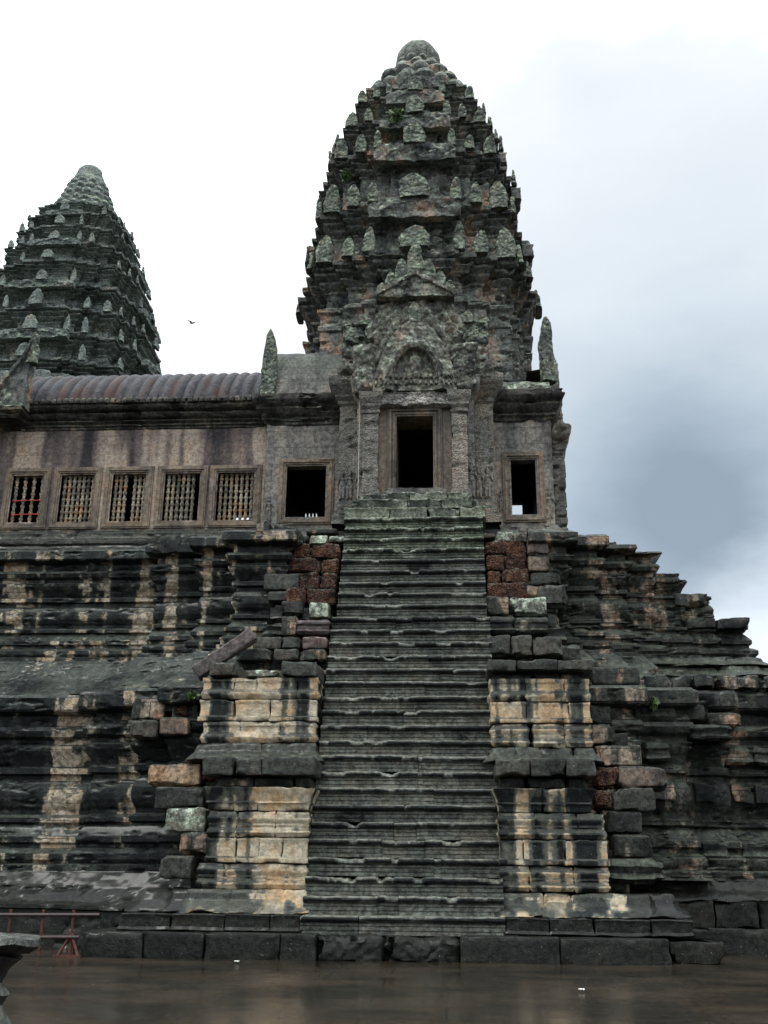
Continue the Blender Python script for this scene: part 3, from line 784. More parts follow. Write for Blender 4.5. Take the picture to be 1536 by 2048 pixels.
def laterite(xa, xb, z0, z1, label):
    t = thing('laterite_wall', ((xa + xb) / 2, 26.6, z0), label, 'laterite wall', 'laterite walls beside the top steps')
    z = z0
    while z < z1 - .1:
        h = R(.42, .52)
        x = xa
        Yf = 21.95 + (z + h / 2 - .9) * .53 + .08
        while x < xb - .1:
            w = R(.4, 1.0)
            if xb - x - w < .3: w = xb - x
            mb = MB()
            block(mb, x + .012, x + w - .012, z + .01, z + h - .01, Yf + R(-.1, .12), Yf + 1.2, 0, r=.06, rough=.035, chip=.2, ds=.045)
            mb.build('block', M['laterite'], t)
            x += w
        z += h
laterite(-3.3, -1.97, 8.32, 10.2, 'red brown laterite block wall left of the top steps')
laterite(1.93, 3.02, 8.44, 10.2, 'red brown laterite block wall right of the top steps')

# four moulded piers
def pier(xl, xr, ycol, courses, cap, label, seed, base=None, gapx=None):
    global rng
    rng = np.random.default_rng(seed)
    t = thing('stair_pier', ((xl + xr) / 2, ycol + .6, courses[0][0]), label, 'stone pier', 'moulded piers flanking the stairway')
    for k, (z0, z1, kd, dl, dr) in enumerate(courses):
        mb = MB()
        spans = [(xl + dl, xr + dr)] if gapx is None or k > 0 else [(xl + dl, gapx - .055), (gapx + .055, xr + dr)]
        for xa, xb in spans: course(mb, xa, xb, z0, z1, ycol, ycol + 2.0, kd, .45, .95, jit=.015, gap=.005, r=.016, rough=.009, chip=.05, ds=.035, sides=1.0, amp=.85)
        mb.build('course', M['pier'], t)
    if base:
        mb = MB()
        for (z0, z1, dl, dr, y0, kd) in base:
            course(mb, xl + dl, xr + dr, z0, z1, y0, ycol + 1.5, kd, .5, 1.0, jit=.012, gap=.008, rough=.014, chip=.08, ds=.05, sides=.6)
        mb.build('footing', M['grey'] if courses[0][0] > 4 else M['pier'], t)
    for (z0, z1, _q, dl, dr, y0, kd, mt) in cap:
        mb = MB()
        course(mb, xl + dl, xr + dr, z0, z1, y0, ycol + 1.9, kd, .55, .95, jit=.015, gap=.006, rough=.018, chip=.12, ds=.045)
        mb.build('cap', M[mt], t)
    return t
PC = [(1.44, 1.94, 2), (1.94, 2.44, 5), (2.44, 2.96, 2), (2.96, 3.44, 1)]
pier(-4.2, -1.98, 22.3, [(1.44, 1.94, 2, 0, 0), (1.94, 2.44, 5, .12, 0), (2.44, 2.96, 2, .14, 0), (2.96, 3.44, 4, .1, 0)], [(3.44, 3.67, 0, .2, 0, 22.42, 0, 'broken'), (3.67, 4.04, 0, -.02, .14, 22.12, 0, 'grey')],
     'lower left stair pier, tan moulded blocks under a dark flat cap', 11, [(.98, 1.44, -.15, .02, 22.2, 3)])
pier(1.92, 4.05, 22.3, [(1.44, 1.94, 2, 0, 0), (1.94, 2.44, 5, 0, .02), (2.44, 2.96, 2, 0, 0), (2.96, 3.44, 4, 0, -.25)], [(3.44, 3.67, 0, .02, -.3, 22.42, 0, 'broken'), (3.67, 4.04, 0, -.06, -.12, 22.12, 0, 'grey')],
     'lower right stair pier, tan and orange moulded blocks under a dark flat cap', 12, [(.98, 1.44, -.02, .35, 22.2, 3)])
pier(-4.62, -2.05, 23.6, [(4.5, 4.98, 1, 0, 0), (4.98, 5.48, 5, -.1, 0), (5.48, 5.98, 1, -.05, 0)], [(5.98, 6.14, 0, .9, -.9, 23.55, 0, 'lichened'), (5.98, 6.34, 0, .1, -1.85, 23.5, 0, 'grey'), (5.98, 6.34, 0, 1.75, .02, 23.48, 0, 'grey')],
     'upper left stair pier, tan blocks with uneven dark capstones', 13, [(4.06, 4.5, -.1, .02, 23.5, 3)])
pier(1.86, 4.05, 23.6, [(4.42, 4.94, 2, 0, 0), (4.94, 5.42, 5, 0, 0), (5.42, 5.94, 1, 0, 0)], [(5.94, 6.08, 0, .05, -.05, 23.75, 0, 'broken'), (6.08, 6.34, 0, -.06, .1, 23.42, 0, 'grey')],
     'upper right stair pier, pale tan blocks split by one wide black joint', 14, [(4.06, 4.42, 0, .05, 23.5, 3)], 2.72)
rng = np.random.default_rng(99)

# plinth at the foot of the stairs
pl = thing('stair_plinth', (-.4, 21.6, 0.2), 'low wet stone plinth under the foot of the stairway', 'plinth')
mb = MB()
course(mb, -6.15, -1.6, .12, .66, 21.3, 23.2, 0, .9, 1.5, jit=.02, gap=.004, rough=.012, chip=.05, ds=.06)
block(mb, -1.6, -.35, .12, .64, 21.33, 23.2, 0, r=.1, rough=.05, chip=.6, ds=.05)
block(mb, -.36, 1.1, .12, .63, 21.36, 23.2, 0, r=.12, rough=.06, chip=.8, ds=.05)
course(mb, 1.1, 5.0, .12, .66, 21.3, 23.2, 0, 1.2, 2.3, jit=.02, gap=.004, rough=.012, chip=.05, ds=.06)
course(mb, 5.02, 6.1, .12, .60, 21.75, 23.5, 0, 1.0, 1.2, jit=.02, rough=.03, chip=.25)
mb.build('lower_course', M['plinth'], pl)
mb = MB()
course(mb, -5.6, -2.0, .66, .99, 21.75, 23.4, 5, .7, 1.2, jit=.012, gap=.005, rough=.012, chip=.06, ds=.05)
mb.build('upper_course', M['plinth'], pl)
mb = MB()
course(mb, 1.98, 5.55, .66, .99, 21.75, 23.4, 5, .7, 1.2, jit=.012, gap=.005, rough=.012, chip=.06, ds=.05)
course(mb, 5.2, 5.9, .62, .8, 21.9, 23.4, 0, .6, .9, rough=.02, chip=.2)
mb.build('upper_course', M['plinth'], pl)
mb = MB()
course(mb, -5.3, -4.2, .99, 1.44, 22.25, 23.8, 3, .5, .8, jit=.02, gap=.012, rough=.02, chip=.1)
mb.build('sloping_course', M['plinth'], pl)
mb = MB()
course(mb, 4.3, 5.3, .99, 1.44, 22.25, 23.8, 3, .5, .8, jit=.02, gap=.012, rough=.02, chip=.1)
mb.build('sloping_course', M['plinth'], pl)

# stairway
stw = thing('stairway', (0, 22, 0.2), 'steep flight of worn dark stone steps rising to the tower door', 'stairway')
H = .361
SP = [(0, 0), (.012, .01), (.016, .05), (.0, .06), (.0, .085), (.02, .095), (.024, .135), (.004, .148), (.004, .165), (.026, .178), (.03, .205), (.008, .215), (.008, .228), (.05, .24), (.088, .262), (.105, .295), (.10, .33), (.075, .354), (.045, .361), (-.30, .366)]
def step_stone(mb, x0, x1, zt, yf, seed, h=H, wear=1.0, tint=.5):
    prof = resample([(o, z * h / H) for o, z in SP], .022)
    n = max(4, int((x1 - x0) / .045))
    xs_ = np.linspace(x0, x1, n)
    G = np.zeros((len(prof), n, 3))
    G[..., 0] = xs_[None]; G[..., 1] = yf - prof[:, :1]; G[..., 2] = zt - h + prof[:, 1:]
    Q = G * np.array([1, 1, 1]) + seed
    nose = np.clip((prof[:, 1] / h - .58) / .42, 0, 1)[:, None]
    lip = np.clip(fbm(np.stack([Q[..., 0] * 2.6, Q[..., 1] * 0 + seed, Q[..., 0] * 0], -1), 4, .6) - .57, 0, 1) * 3.2
    lip = lip * (1 + 1.2 * np.exp(-(xs_ / .9) ** 2))[None]
    front = (prof[:, 0] > -.05)[:, None]
    G[..., 1] += (lip * nose * .12 * wear + (fbm(Q * 6, 2) - .5) * .022) * front
    G[..., 2] -= (lip * nose * .045 * wear) * front + (fbm(Q * 5 + 9, 2) - .5) * .025 * nose
    G[..., 2] -= (~front[:, 0])[:, None] * lip * .04 * wear
    big = np.clip(fbm(Q * np.array([.9, .2, 1.2]) + 55, 2) - .66, 0, 1) * 5
    G[..., 1] += big * .06 * front
    L_ = G[:, :1] + [[[0, .4, 0]]]; R_ = G[:, -1:] + [[[0, .4, 0]]]
    band = np.exp(-((prof[:, 1] / h - .80) / .13) ** 2)[:, None] * np.clip(1.25 - lip * 3 - big * .5, 0, 1)   # tint darkened along the nosing, less where chipped
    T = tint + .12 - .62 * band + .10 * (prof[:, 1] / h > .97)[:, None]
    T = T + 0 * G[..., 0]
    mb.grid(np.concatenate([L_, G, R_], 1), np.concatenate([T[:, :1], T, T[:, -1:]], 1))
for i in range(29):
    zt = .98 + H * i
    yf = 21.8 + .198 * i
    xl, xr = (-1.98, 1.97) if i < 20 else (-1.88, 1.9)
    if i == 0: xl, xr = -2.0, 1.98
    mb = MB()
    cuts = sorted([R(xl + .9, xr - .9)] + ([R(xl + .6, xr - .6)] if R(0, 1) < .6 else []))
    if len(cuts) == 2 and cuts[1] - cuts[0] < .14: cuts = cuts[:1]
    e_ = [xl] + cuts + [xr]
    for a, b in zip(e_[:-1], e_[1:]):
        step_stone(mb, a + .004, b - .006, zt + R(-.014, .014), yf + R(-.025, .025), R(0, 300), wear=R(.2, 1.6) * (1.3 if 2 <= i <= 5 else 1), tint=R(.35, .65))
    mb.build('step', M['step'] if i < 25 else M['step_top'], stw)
for k, (xl, xr, zt, yf, h) in enumerate([(-1.95, 1.95, 11.46, 27.5, .37), (-1.8, 1.75, 11.82, 27.8, .36), (-1.65, 1.6, 12.12, 28.1, .30)]):
    mb = MB()
    x = xl
    while x < xr - .1:
        w = R(.8, 1.7)
        if xr - x - w < .5: w = xr - x
        block(mb, x + .006, x + w - .006, zt - h, zt, yf + R(-.04, .04), 29.2, 5, r=.03, rough=.025, chip=.25, ds=.05, rot=R(-.02, .02))
        x += w
    mb.build('landing_step', M['step_top'], stw)
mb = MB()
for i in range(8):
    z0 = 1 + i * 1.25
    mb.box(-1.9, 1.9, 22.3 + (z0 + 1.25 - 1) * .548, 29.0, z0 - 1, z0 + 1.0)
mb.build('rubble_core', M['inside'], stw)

# ---------------------------------------------------------------- gallery
def wall_holes(mb, x0, x1, z0, z1, y, holes, d=.12, thick=.35, rough=.008):
    xs_ = sorted({x0, x1, *[h[0] for h in holes], *[h[1] for h in holes]})
    zs_ = sorted({z0, z1, *[h[2] for h in holes], *[h[3] for h in holes]})
    def fill(v):
        o = [v[0]]
        for a, b in zip(v[:-1], v[1:]):
            k = max(1, int(math.ceil((b - a) / d)))
            o += [a + (b - a) * i / k for i in range(1, k + 1)]
        return np.array(o)
    xs_, zs_ = fill(xs_), fill(zs_)
    X, Z = np.meshgrid(xs_, zs_)
    P = np.stack([X, np.full_like(X, y), Z], -1)
    P[..., 1] += (fbm(P * 3, 3) - .5) * rough * 3
    m, n = X.shape
    idx = np.arange(m * n).reshape(m, n)
    q = np.stack([idx[:-1, :-1], idx[:-1, 1:], idx[1:, 1:], idx[1:, :-1]], -1)
    cx = (xs_[:-1] + xs_[1:]) / 2; cz = (zs_[:-1] + zs_[1:]) / 2
    CX, CZ = np.meshgrid(cx, cz)
    ok = np.ones(CX.shape, bool)
    for h in holes:
        ok &= ~((CX > h[0]) & (CX < h[1]) & (CZ > h[2]) & (CZ < h[3]))
    mb.add(P.reshape(-1, 3), q[ok])
    for h in holes:                       # reveals
        a, b, c, e2 = h
        for (p, s) in (((a, c), (a, e2)), ((a, e2), (b, e2)), ((b, e2), (b, c)), ((b, c), (a, c))):
            V = [(p[0], y, p[1]), (s[0], y, s[1]), (s[0], y + thick, s[1]), (p[0], y + thick, p[1])]
            mb.add(V, [(0, 1, 2, 3)])

def rect_frame(mb, x0, x1, z0, z1, y, steps, rough=.006, chip=.012):
    path = [(x0, z0), (x1, z0), (x1, z1), (x0, z1)]       # counter-clockwise seen from the front: outward = right-hand side
    prof = [(0.0, .34)] + [(o, -d) for o, d in steps]
    loft(mb, path, prof, closed=True, ds=.07, dz=.03, rough=rough, chip=chip, vertical=y)

def baluster(mb, x, y, z0, z1, r=.066):
    n = 7
    prof = [(0, 0), (r * 1.0, 0), (r * 1.0, .05)]
    h = z1 - z0
    for i in range(n):
        a = .06 + (h - .12) * i / n; b = .06 + (h - .12) * (i + 1) / n
        q = b - a
        prof += [(r * .62, a), (r * .66, a + q * .18), (r * .95, a + q * .35), (r * 1.08, a + q * .5), (r * .95, a + q * .65), (r * .66, a + q * .82)]
    prof += [(r * .62, h - .06), (r, h - .05), (r, h), (0, h)]
    mb.lathe(prof, (x, y, z0), 10, rough=.006, tint=R(.2, .8))

def room(mb, x0, x1, y0, y1, z0, z1, hole=None, ):
    """inner faces of a dark room, open to the front; optional opening in its back wall"""
    def q(a, b, c, d): mb.add([a, b, c, d], [(0, 1, 2, 3)])
    q((x0, y0, z0), (x0, y1, z0), (x0, y1, z1), (x0, y0, z1)); q((x1, y0, z0), (x1, y0, z1), (x1, y1, z1), (x1, y1, z0))
    q((x0, y0, z0), (x1, y0, z0), (x1, y1, z0), (x0, y1, z0)); q((x0, y0, z1), (x0, y1, z1), (x1, y1, z1), (x1, y0, z1))
    if hole is None:
        q((x0, y1, z0), (x1, y1, z0), (x1, y1, z1), (x0, y1, z1))
    else:
        wall_holes(mb, x0, x1, z0, z1, y1, hole if isinstance(hole, list) else [hole], d=9, thick=.3, rough=0)

WINS = [(-12.70, -11.72), (-11.14, -10.09), (-9.50, -8.45), (-7.84, -6.74), (-6.18, -5.04)]
MISS = [(1, 3, 5), (), (3,), (6,), ()]
gal = thing('gallery', (-9.3, 30, 10.8), 'long gallery with five barred stone windows and a ribbed stone roof', 'gallery')
mb = MB()
wall_holes(mb, -16, -4.72, 11.6, 15.3, 30.0, [(a, b, 12.0, 13.56) for a, b in WINS])
mb.build('wall', M['wall'], gal)
for k, (a, b) in enumerate(WINS):
    mb = MB()
    rect_frame(mb, a, b, 12.0, 13.56, 30.0, [(0, -.05), (0, .0), (.05, .0), (.05, .04), (.10, .04), (.11, .07), (.19, .07), (.2, .05), (.24, .045), (.25, 0)])
    wf = mb.build('window', M['frame'], gal)
    for i in range(7):
        if i in MISS[k]: continue
        mb = MB()
        lean = 0
        baluster(mb, a + (b - a) * (i + .5) / 7, 30.16, 12.0, 13.56)
        mb.build('baluster', M['baluster'], wf)
mb = MB()
gx = [(-16, 30.0), (-4.72, 30.0)]
loft(mb, gx, [(.0, 11.7), (.06, 11.69), (.06, 11.62), (.12, 11.58), (.12, 11.5), (.16, 11.46), (.2, 11.4), (.2, 11.34), (.3, 11.28), (.3, 11.2), (.24, 11.16), (.24, 11.12), (.42, 11.08), (.46, 11.0), (.46, 10.86), (.6, 10.84), (.6, 10.66), (1.0, 10.62), (1.0, 10.3)][::-1], ds=.1, dz=.05, rough=.02, chip=.06)
mb.build('base_moulding', M['grey'], gal)
mb = MB()
loft(mb, gx, [(0, 15.06), (.04, 15.09), (.04, 15.15), (.09, 15.18), (.07, 15.24), (.16, 15.3), (.14, 15.35), (.26, 15.4), (.32, 15.47), (.32, 15.53), (.28, 15.56), (.42, 15.61), (.48, 15.68), (.48, 15.8), (.3, 15.84), (-.4, 15.86)], ds=.08, dz=.045, rough=.012, chip=.06)
mb.build('cornice', M['cornice'], gal)
mb = MB()
for x in np.arange(-13.2, -4.75, .19):
    mb.lathe([(0, 0), (.09, .0), (.1, .06), (.085, .13), (.04, .18), (0, .19)], (x, 29.52 + R(-.02, .02), 15.78), 8, rough=.02)
mb.build('eave_ornament', M['cornice'], gal)
mb = MB()
nu = int((13.6 - 4.75) / .03)
us = np.linspace(-13.6, -4.75, nu)
tt = np.linspace(0, 1, 26)
yy = 29.55 + 2.75 * tt ** 1.25
zz = 15.84 + 1.9 * np.sin(tt * math.pi / 2) ** 0.9
G = np.zeros((26, nu, 3))
rib = np.abs(np.sin((us) * math.pi / .37)) ** .7
G[..., 0] = us[None]; G[..., 1] = yy[:, None]; G[..., 2] = zz[:, None]
dy, dz_ = np.gradient(yy), np.gradient(zz)
ln_ = np.hypot(dy, dz_)
amp = .11 * rib[None] * np.clip(1.2 - tt[:, None] * .3, 0, 1)
G[..., 1] -= amp * (dz_ / ln_)[:, None]; G[..., 2] += amp * (dy / ln_)[:, None]
G += vec_noise(G, 2.0, 2) * .015
mb.grid(G)
B = G[::-1].copy(); B[..., 1] = 64.6 - B[..., 1]
mb.grid(B)
mb.build('roof', M['roof'], gal, 60)
mb = MB()
course(mb, -13.4, -7.4, 17.7, 17.88, 32.08, 32.5, 0, .8, 1.5, jit=.01, rough=.015, chip=.1)
course(mb, -7.4, -4.75, 17.68, 17.80, 32.12, 32.5, 0, .8, 1.5, jit=.01, rough=.02, chip=.25)
mb.build('ridge', M['roof'], gal)
mb = MB()
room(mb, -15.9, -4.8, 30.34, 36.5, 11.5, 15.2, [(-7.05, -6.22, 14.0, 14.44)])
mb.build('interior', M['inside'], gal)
mb = MB()
mb.box(-16, -4.75, 36.6, 36.9, 10.5, 13.9)
mb.build('rear_wall', M['wall'], gal)
# red cord across the leftmost window
cd = MB()
for z in (12.28, 12.74):
    cd.tube([(x, 30.09 - .012 * math.sin(x * 9), z + .02 * math.sin(x * 3)) for x in np.linspace(-12.68, -11.74, 12)], .014, 6)
tag(cd.build('cord', M['tape'], None, 60), 'two red cords strung across the leftmost window with missing bars', 'cord')
# gable where the gallery meets the next pavilion
gb = thing('gable', (-12.7, 29.6, 15.6), 'lichened carved gable end at the left end of the ribbed roof', 'gable')
mb = MB()
relief_slab(mb, lambda x: 17.75 - max(0, -12.25 - x) ** .8 * 1.7, -13.9, -12.25, 15.5, 29.0, .5, rough=.06,
            relief=lambda X, Z: .12 * (17.75 - np.clip(-12.25 - X, 0, 9) ** .8 * 1.7 - Z < .22))
mb.build('gable_wall', M['tower'], gb)
mb = MB()
for q in np.linspace(0.05, 1, 9):
    x = -12.2 - q * 1.6
    mb.lathe([(0, 0), (.09, 0), (.12, .1), (.08, .2), (.0, .28)], (x, 29.1, 17.68 - (q * 1.6) ** .8 * 1.7), 8, rough=.02)
mb.build('flame_edge', M['antefix'], gb)
mb = MB()
loft(mb, [(-16, 29.2), (-12.5, 29.2), (-12.5, 30.2)], [(0, 15.2), (.1, 15.26), (.08, 15.32), (.2, 15.4), (.2, 15.5), (-.4, 15.54)], rough=.03)
mb.build('cornice', M['cornice'], gb)

# ---------------------------------------------------------------- corner tower
TC = (-0.07, 33.5)
tow = thing('corner_tower', (0, 33.5, 10.8), 'tall lotus-bud corner tower above the stairway with rows of leaf-shaped stones', 'temple tower')
AM = [antefix_mesh('antefix', M['antefix'], 13.7 * i + 3, (.8, 1.0, 1.25, .9)[i % 4]) for i in range(6)]
place(AM[0], gb, (-12.2, 29.1, 17.0), (.6, 1.2, 1.15), .3, 'apex_stone', 0)
AF = [antefix_mesh('antefix', M['far'], 11.3 * i + 5, (.8, 1.0, 1.25)[i % 3]) for i in range(3)]

def tier(S0, S, z0, z1, parent, c, mat, sc, seed, name='tier', ds=.09):
    mb = MB()
    k = sc
    w = .86
    W = S * w
    ex = S - W
    prof = [((S0 - W) * .55, z0 - .02), ((S0 - W) * .5, z0 + .1 * k), (.10 * k, z0 + .14 * k), (.10 * k, z0 + .22 * k), (.02 * k, z0 + .3 * k), (0, z0 + .34 * k)]
    zc_ = z1 - min(.95 * k, (z1 - z0) * .55)
    d = z1 - zc_
    prof += [(0, zc_), (.06 * k, zc_ + .06 * d), (.06 * k, zc_ + .14 * d), (.02 * k, zc_ + .16 * d), (ex * .45, zc_ + .34 * d), (ex * .5, zc_ + .42 * d), (ex * .38, zc_ + .46 * d), (ex * .75, zc_ + .6 * d), (ex * .8, zc_ + .68 * d),
             (ex * .62, zc_ + .72 * d), (ex * 1.0, zc_ + .8 * d), (ex * 1.04, zc_ + .98 * d), (ex * .9, z1), (-ex * .9, z1 + .02), (-ex * 2.2, z1 + .03)]
    loft(mb, plan(W, c), prof, closed=True, ds=ds, dz=.055, rough=.06 * k, chip=.13 * k, freq=2.0 / k, seed=seed)
    mb.build(name, mat, parent)

def arch(x0, w, z0, h, p=2.0):
    return lambda x: z0 + h * max(0.0, 1 - (abs(x - x0) / w) ** p) ** .6 + .02

def tower_face_arch(S, z0, z1, parent, c, mat, k, seed):
    """curved false gable in front of the middle bay, on the front and on the right-hand face"""
    for face in (0, 1):
        mb = MB()
        w = S * .47
        relief_slab(mb, lambda x: z0 + (z1 - z0) * (max(0, 1 - (abs(x) / (w * 1.02)) ** 3.5) ** .5 * .55 + .45), -w, w, z0, 0.0, .35 * k,
                    relief=lambda X, Z: .05 * k * (np.sqrt((X / w) ** 2 + ((Z - z0) / (z1 - z0)) ** 2) > .72) + .16 * k * (fbm(np.stack([X * 2.5 + seed, 0 * X, Z * 2.5], -1), 3) - .5), dx=.05 * k, nz=18, rough=.09 * k, seed=seed + face)
        V = np.concatenate(mb.V)
        y = -S * 1.25 + .02 * k
        if face == 0: V2 = np.stack([c[0] + V[:, 0], c[1] + y + V[:, 1], V[:, 2]], -1)
        else: V2 = np.stack([c[0] - (y + V[:, 1]), c[1] + V[:, 0], V[:, 2]], -1)
        mb.V = [V2]
        mb.build('false_gable', mat, parent)

def ring_of_antefixes(S, z, parent, c, meshes, h, miss=0.1, sides=True, centre=True):
    spots = [(0, -1.25 * S - .02, 1.55, 1.0, 0)] if centre else []
    for sx in (-1, 1):
        spots += [(sx * .43 * S, -1.19 * S, .62, 1.0, 0), (sx * .635 * S, -1.12 * S, .72, .98, 0), (sx * .875 * S, -1.02 * S, .95, 1.05, 0)]
    allspots = [(x, y, ws, hs, 0) for x, y, ws, hs, r in spots]
    if sides:
        allspots += [(-y, x, ws, hs, math.pi / 2) for x, y, ws, hs, r in spots] + [(y, x, ws, hs, -math.pi / 2) for x, y, ws, hs, r in spots if x <= 0]
    for x, y, ws, hs, rz in allspots:
        if R(0, 1) < (miss if rz == 0 else .45) and ws < 1.5: continue
        hh = h * hs * R(.75, 1.1) * (1 if rz == 0 else .8)
        place(meshes[int(R(0, len(meshes) - .01))], parent, (c[0] + x, c[1] + y, z - .03), (h * .95 * ws * R(.9, 1.05), h * R(.85, 1.0), hh), rz + R(-.12, .12), tilt=R(-.05, .06))

# storeys: (cornice half-width S, cornice top z)
TT = [(3.44, 21.0), (3.24, 23.1), (2.97, 25.55), (2.62, 27.2), (2.24, 28.6), (1.88, 29.6)]
mb = MB()                                         # main storey under the first cornice
loft(mb, plan(3.12, TC), [(.2, 15.6), (.2, 16.0), (.08, 16.1), (.08, 16.3), (0, 16.4), (0, 18.6), (.06, 18.65), (.06, 18.8), (.0, 18.85), (.0, 19.2), (.1, 19.3), (.1, 19.4)], closed=True, ds=.09, dz=.06, rough=.04, chip=.09)
mb.build('main_storey', M['tower'], tow)
prev = (3.2, 19.3)
for i, (S, z) in enumerate(TT):
    tier(prev[0], S, prev[1], z, tow, TC, M['tower'], 1.0 - .1 * i, 10 * i)
    if i > 0:
        tower_face_arch(S, z - .80 + .06 * i, z + .02, tow, TC, M['tower'], 1.0 - .1 * i, 5.0 * i)
    if i < 5:
        ring_of_antefixes(S, z, tow, TC, AM, (1.12, 1.08, .82, .74, .62)[i], miss=(.02, .03, .12, .2, .3)[i])
    prev = (S, z)
def lotus_ring(parent, c, rad_, z, n, r, mat, ph=0.0, name='lotus_ring', base=True):
    mb = MB()
    for k in range(n):
        a = 2 * math.pi * (k + ph) / n
        rr = r * R(.9, 1.08)
        th = np.linspace(0, math.pi, 9)
        mb.lathe([(rr * math.sin(t) * (1.0 if t < 1.9 else .9), rr * .95 * -math.cos(t)) for t in th], (c[0] + rad_ * math.cos(a), c[1] + rad_ * math.sin(a), z), 12, rough=.10 * r / .4)
    if base:
        mb.lathe([(0, -r * 1.3), (rad_ + r * .7, -r * 1.3), (rad_ + r * .8, -r * .75), (rad_ + r * .45, -r * .5), (rad_ + r * .35, r * .3), (rad_ - r * .2, r * .9), (0, r * 1.1)], (c[0], c[1], z), 60, rough=.07)
    mb.build(name, mat, parent)
lotus_ring(tow, TC, 1.86, 30.0, 18, .38, M['tower'])
lotus_ring(tow, TC, 1.5, 30.72, 15, .36, M['tower'], .5)
lotus_ring(tow, TC, 1.05, 31.4, 12, .30, M['tower'])
lotus_ring(tow, TC, .80, 31.9, 12, .22, M['tower'], .5)
mb = MB()
mb.lathe([(0, 31.5), (.8, 31.5), (.84, 31.9), (.86, 32.1), (.90, 32.3), (.86, 32.55), (.72, 32.85), (.48, 33.08), (.22, 33.2), (0, 33.23)], (TC[0], 33.5, 0), 32, rough=.05)
mb.build('finial', M['tower'], tow)

# wings either side of the porch
def wing(xa, xb, win, side, hole, label_mat='porch'):
    w = bpy.data.objects.new('wing', None); COL.objects.link(w); w.parent = tow; w.location = Vector(((xa + xb) / 2, 29.8, 11)) - Vector(parent_loc(tow))
    mb = MB()
    wall_holes(mb, xa, xb, 11.5, 15.4, 29.8, [win], rough=.02)
    if side > 0: loft(mb, [(xb, 29.8), (xb, 37.5)], [(0, 11.5), (0, 15.4)], ds=.15, dz=.12, rough=.02)
    else: loft(mb, [(xa, 30.05), (xa, 29.8)], [(0, 11.5), (0, 15.4)], ds=.15, dz=.12, rough=.02)
    mb.build('wall', M['porch'], w)
    mb = MB()
    rect_frame(mb, *win, 29.8, [(0, -.05), (0, .0), (.05, .0), (.05, .04), (.10, .04), (.11, .08), (.19, .08), (.2, .05), (.25, .045), (.26, 0)], chip=.03)
    mb.build('window_frame', M['frame'], w)
    mb = MB()
    path = [(xa - .05, 29.8), (xb + .05, 29.8)] + ([(xb + .05, 37.5)] if side > 0 else [])
    if side < 0: path = [(xa - .05, 30.3)] + path
    loft(mb, path, [(0, 15.0), (.05, 15.05), (.05, 15.14), (.12, 15.2), (.1, 15.28), (.2, 15.38), (.28, 15.5), (.26, 15.58), (.34, 15.66), (.4, 15.78), (.4, 15.96), (.2, 16.0), (-.3, 16.02)], ds=.08, dz=.05, rough=.03, chip=.1)
    mb.build('cornice', M['cornice'], w)
    mb = MB()
    path = [(xa - .03, 29.8), (xb + .03, 29.8)] + ([(xb + .03, 37.5)] if side > 0 else [])
    loft(mb, path, [(.42, 10.6), (.42, 10.9), (.5, 11.0), (.5, 11.12), (.3, 11.18), (.24, 11.3), (.16, 11.36), (.16, 11.46), (.08, 11.56), (0, 11.66)], ds=.1, dz=.05, rough=.03, chip=.1)
    mb.build('base_moulding', M['porch'], w)
    # half vault leaning on the tower
    mb = MB()
    us = np.linspace(xa + (.0 if side < 0 else .0), xb, 60)
    tt = np.linspace(0, 1, 22)
    yy = 29.62 + 1.5 * tt ** 1.5; zz = 16.0 + (2.1 if side < 0 else .75) * np.sin(tt * math.pi / 2)
    G = np.zeros((22, 60, 3))
    G[..., 0] = us[None]; G[..., 1] = yy[:, None]; G[..., 2] = zz[:, None]
    G[..., 1] -= .05 * (np.abs(np.sin(us * math.pi / .62)) ** .6)[None]
    G += vec_noise(G, 2.0, 3) * .05
    E1 = G[:, :1].copy(); E1[..., 1] = 31.4; E2 = G[:, -1:].copy(); E2[..., 1] = 31.4
    mb.grid(np.concatenate([E1, G, E2], 1))
    mb.build('half_vault', M['pediment'] if side > 0 else M['porch'], w, 50)
    mb = MB()
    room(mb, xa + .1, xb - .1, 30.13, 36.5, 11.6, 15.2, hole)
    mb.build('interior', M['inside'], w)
    # gable-end stone on the outer edge
    o = place(AM[1 if side < 0 else 3], w, ((xa + .02, 29.62, 15.98) if side < 0 else (xb + .05, 30.3, 16.6)), (.78, 1.5, 2.4), 0 if side < 0 else .5, 'gable_stone')
    return w
wl = wing(-4.68, -2.3, (-3.99, -2.78, 12.0, 13.66), -1, (-4.42, -3.89, 14.0, 14.57))
mb = MB()
for i in range(5):
    baluster(mb, -4.42 + .53 * i / 4, 36.6, 14.0, 14.57, .06)
mb.build('rear_balustrade', M['baluster'], wl)
wr = wing(2.3, 4.12, (2.86, 3.60, 12.0, 13.76), 1, (3.0, 3.66, 13.9, 14.8))
# right-hand porch seen edge-on
rp = bpy.data.objects.new('side_porch', None); COL.objects.link(rp); rp.parent = tow; rp.location = Vector((4.6, 32.5, 11)) - Vector(parent_loc(tow))
mb = MB()
loft(mb, [(4.2, 30.9), (4.62, 30.9), (4.62, 37)], [(.3, 10.9), (.3, 11.1), (.2, 11.2), (.12, 11.5), (.02, 11.7), (0, 11.9), (0, 14.5), (.05, 14.55), (.05, 14.65), (.12, 14.75), (.1, 14.85), (.2, 15.0), (.24, 15.2), (.24, 15.35), (.05, 15.45), (.0, 16.0), (-.06, 16.6), (-.16, 17.2), (-.3, 17.6), (-1, 17.8)], ds=.1, dz=.06, rough=.05, chip=.12)
mb.build('wall', M['porch'], rp)
mb = MB()
relief_slab(mb, lambda y: 18.7 - abs(y - 32.2) * .9, 30.9, 34.2, 16.2, 0, .4, rough=.06)
V = np.concatenate(mb.V); mb.V = [np.stack([4.55 - V[:, 1], V[:, 0], V[:, 2]], -1)]
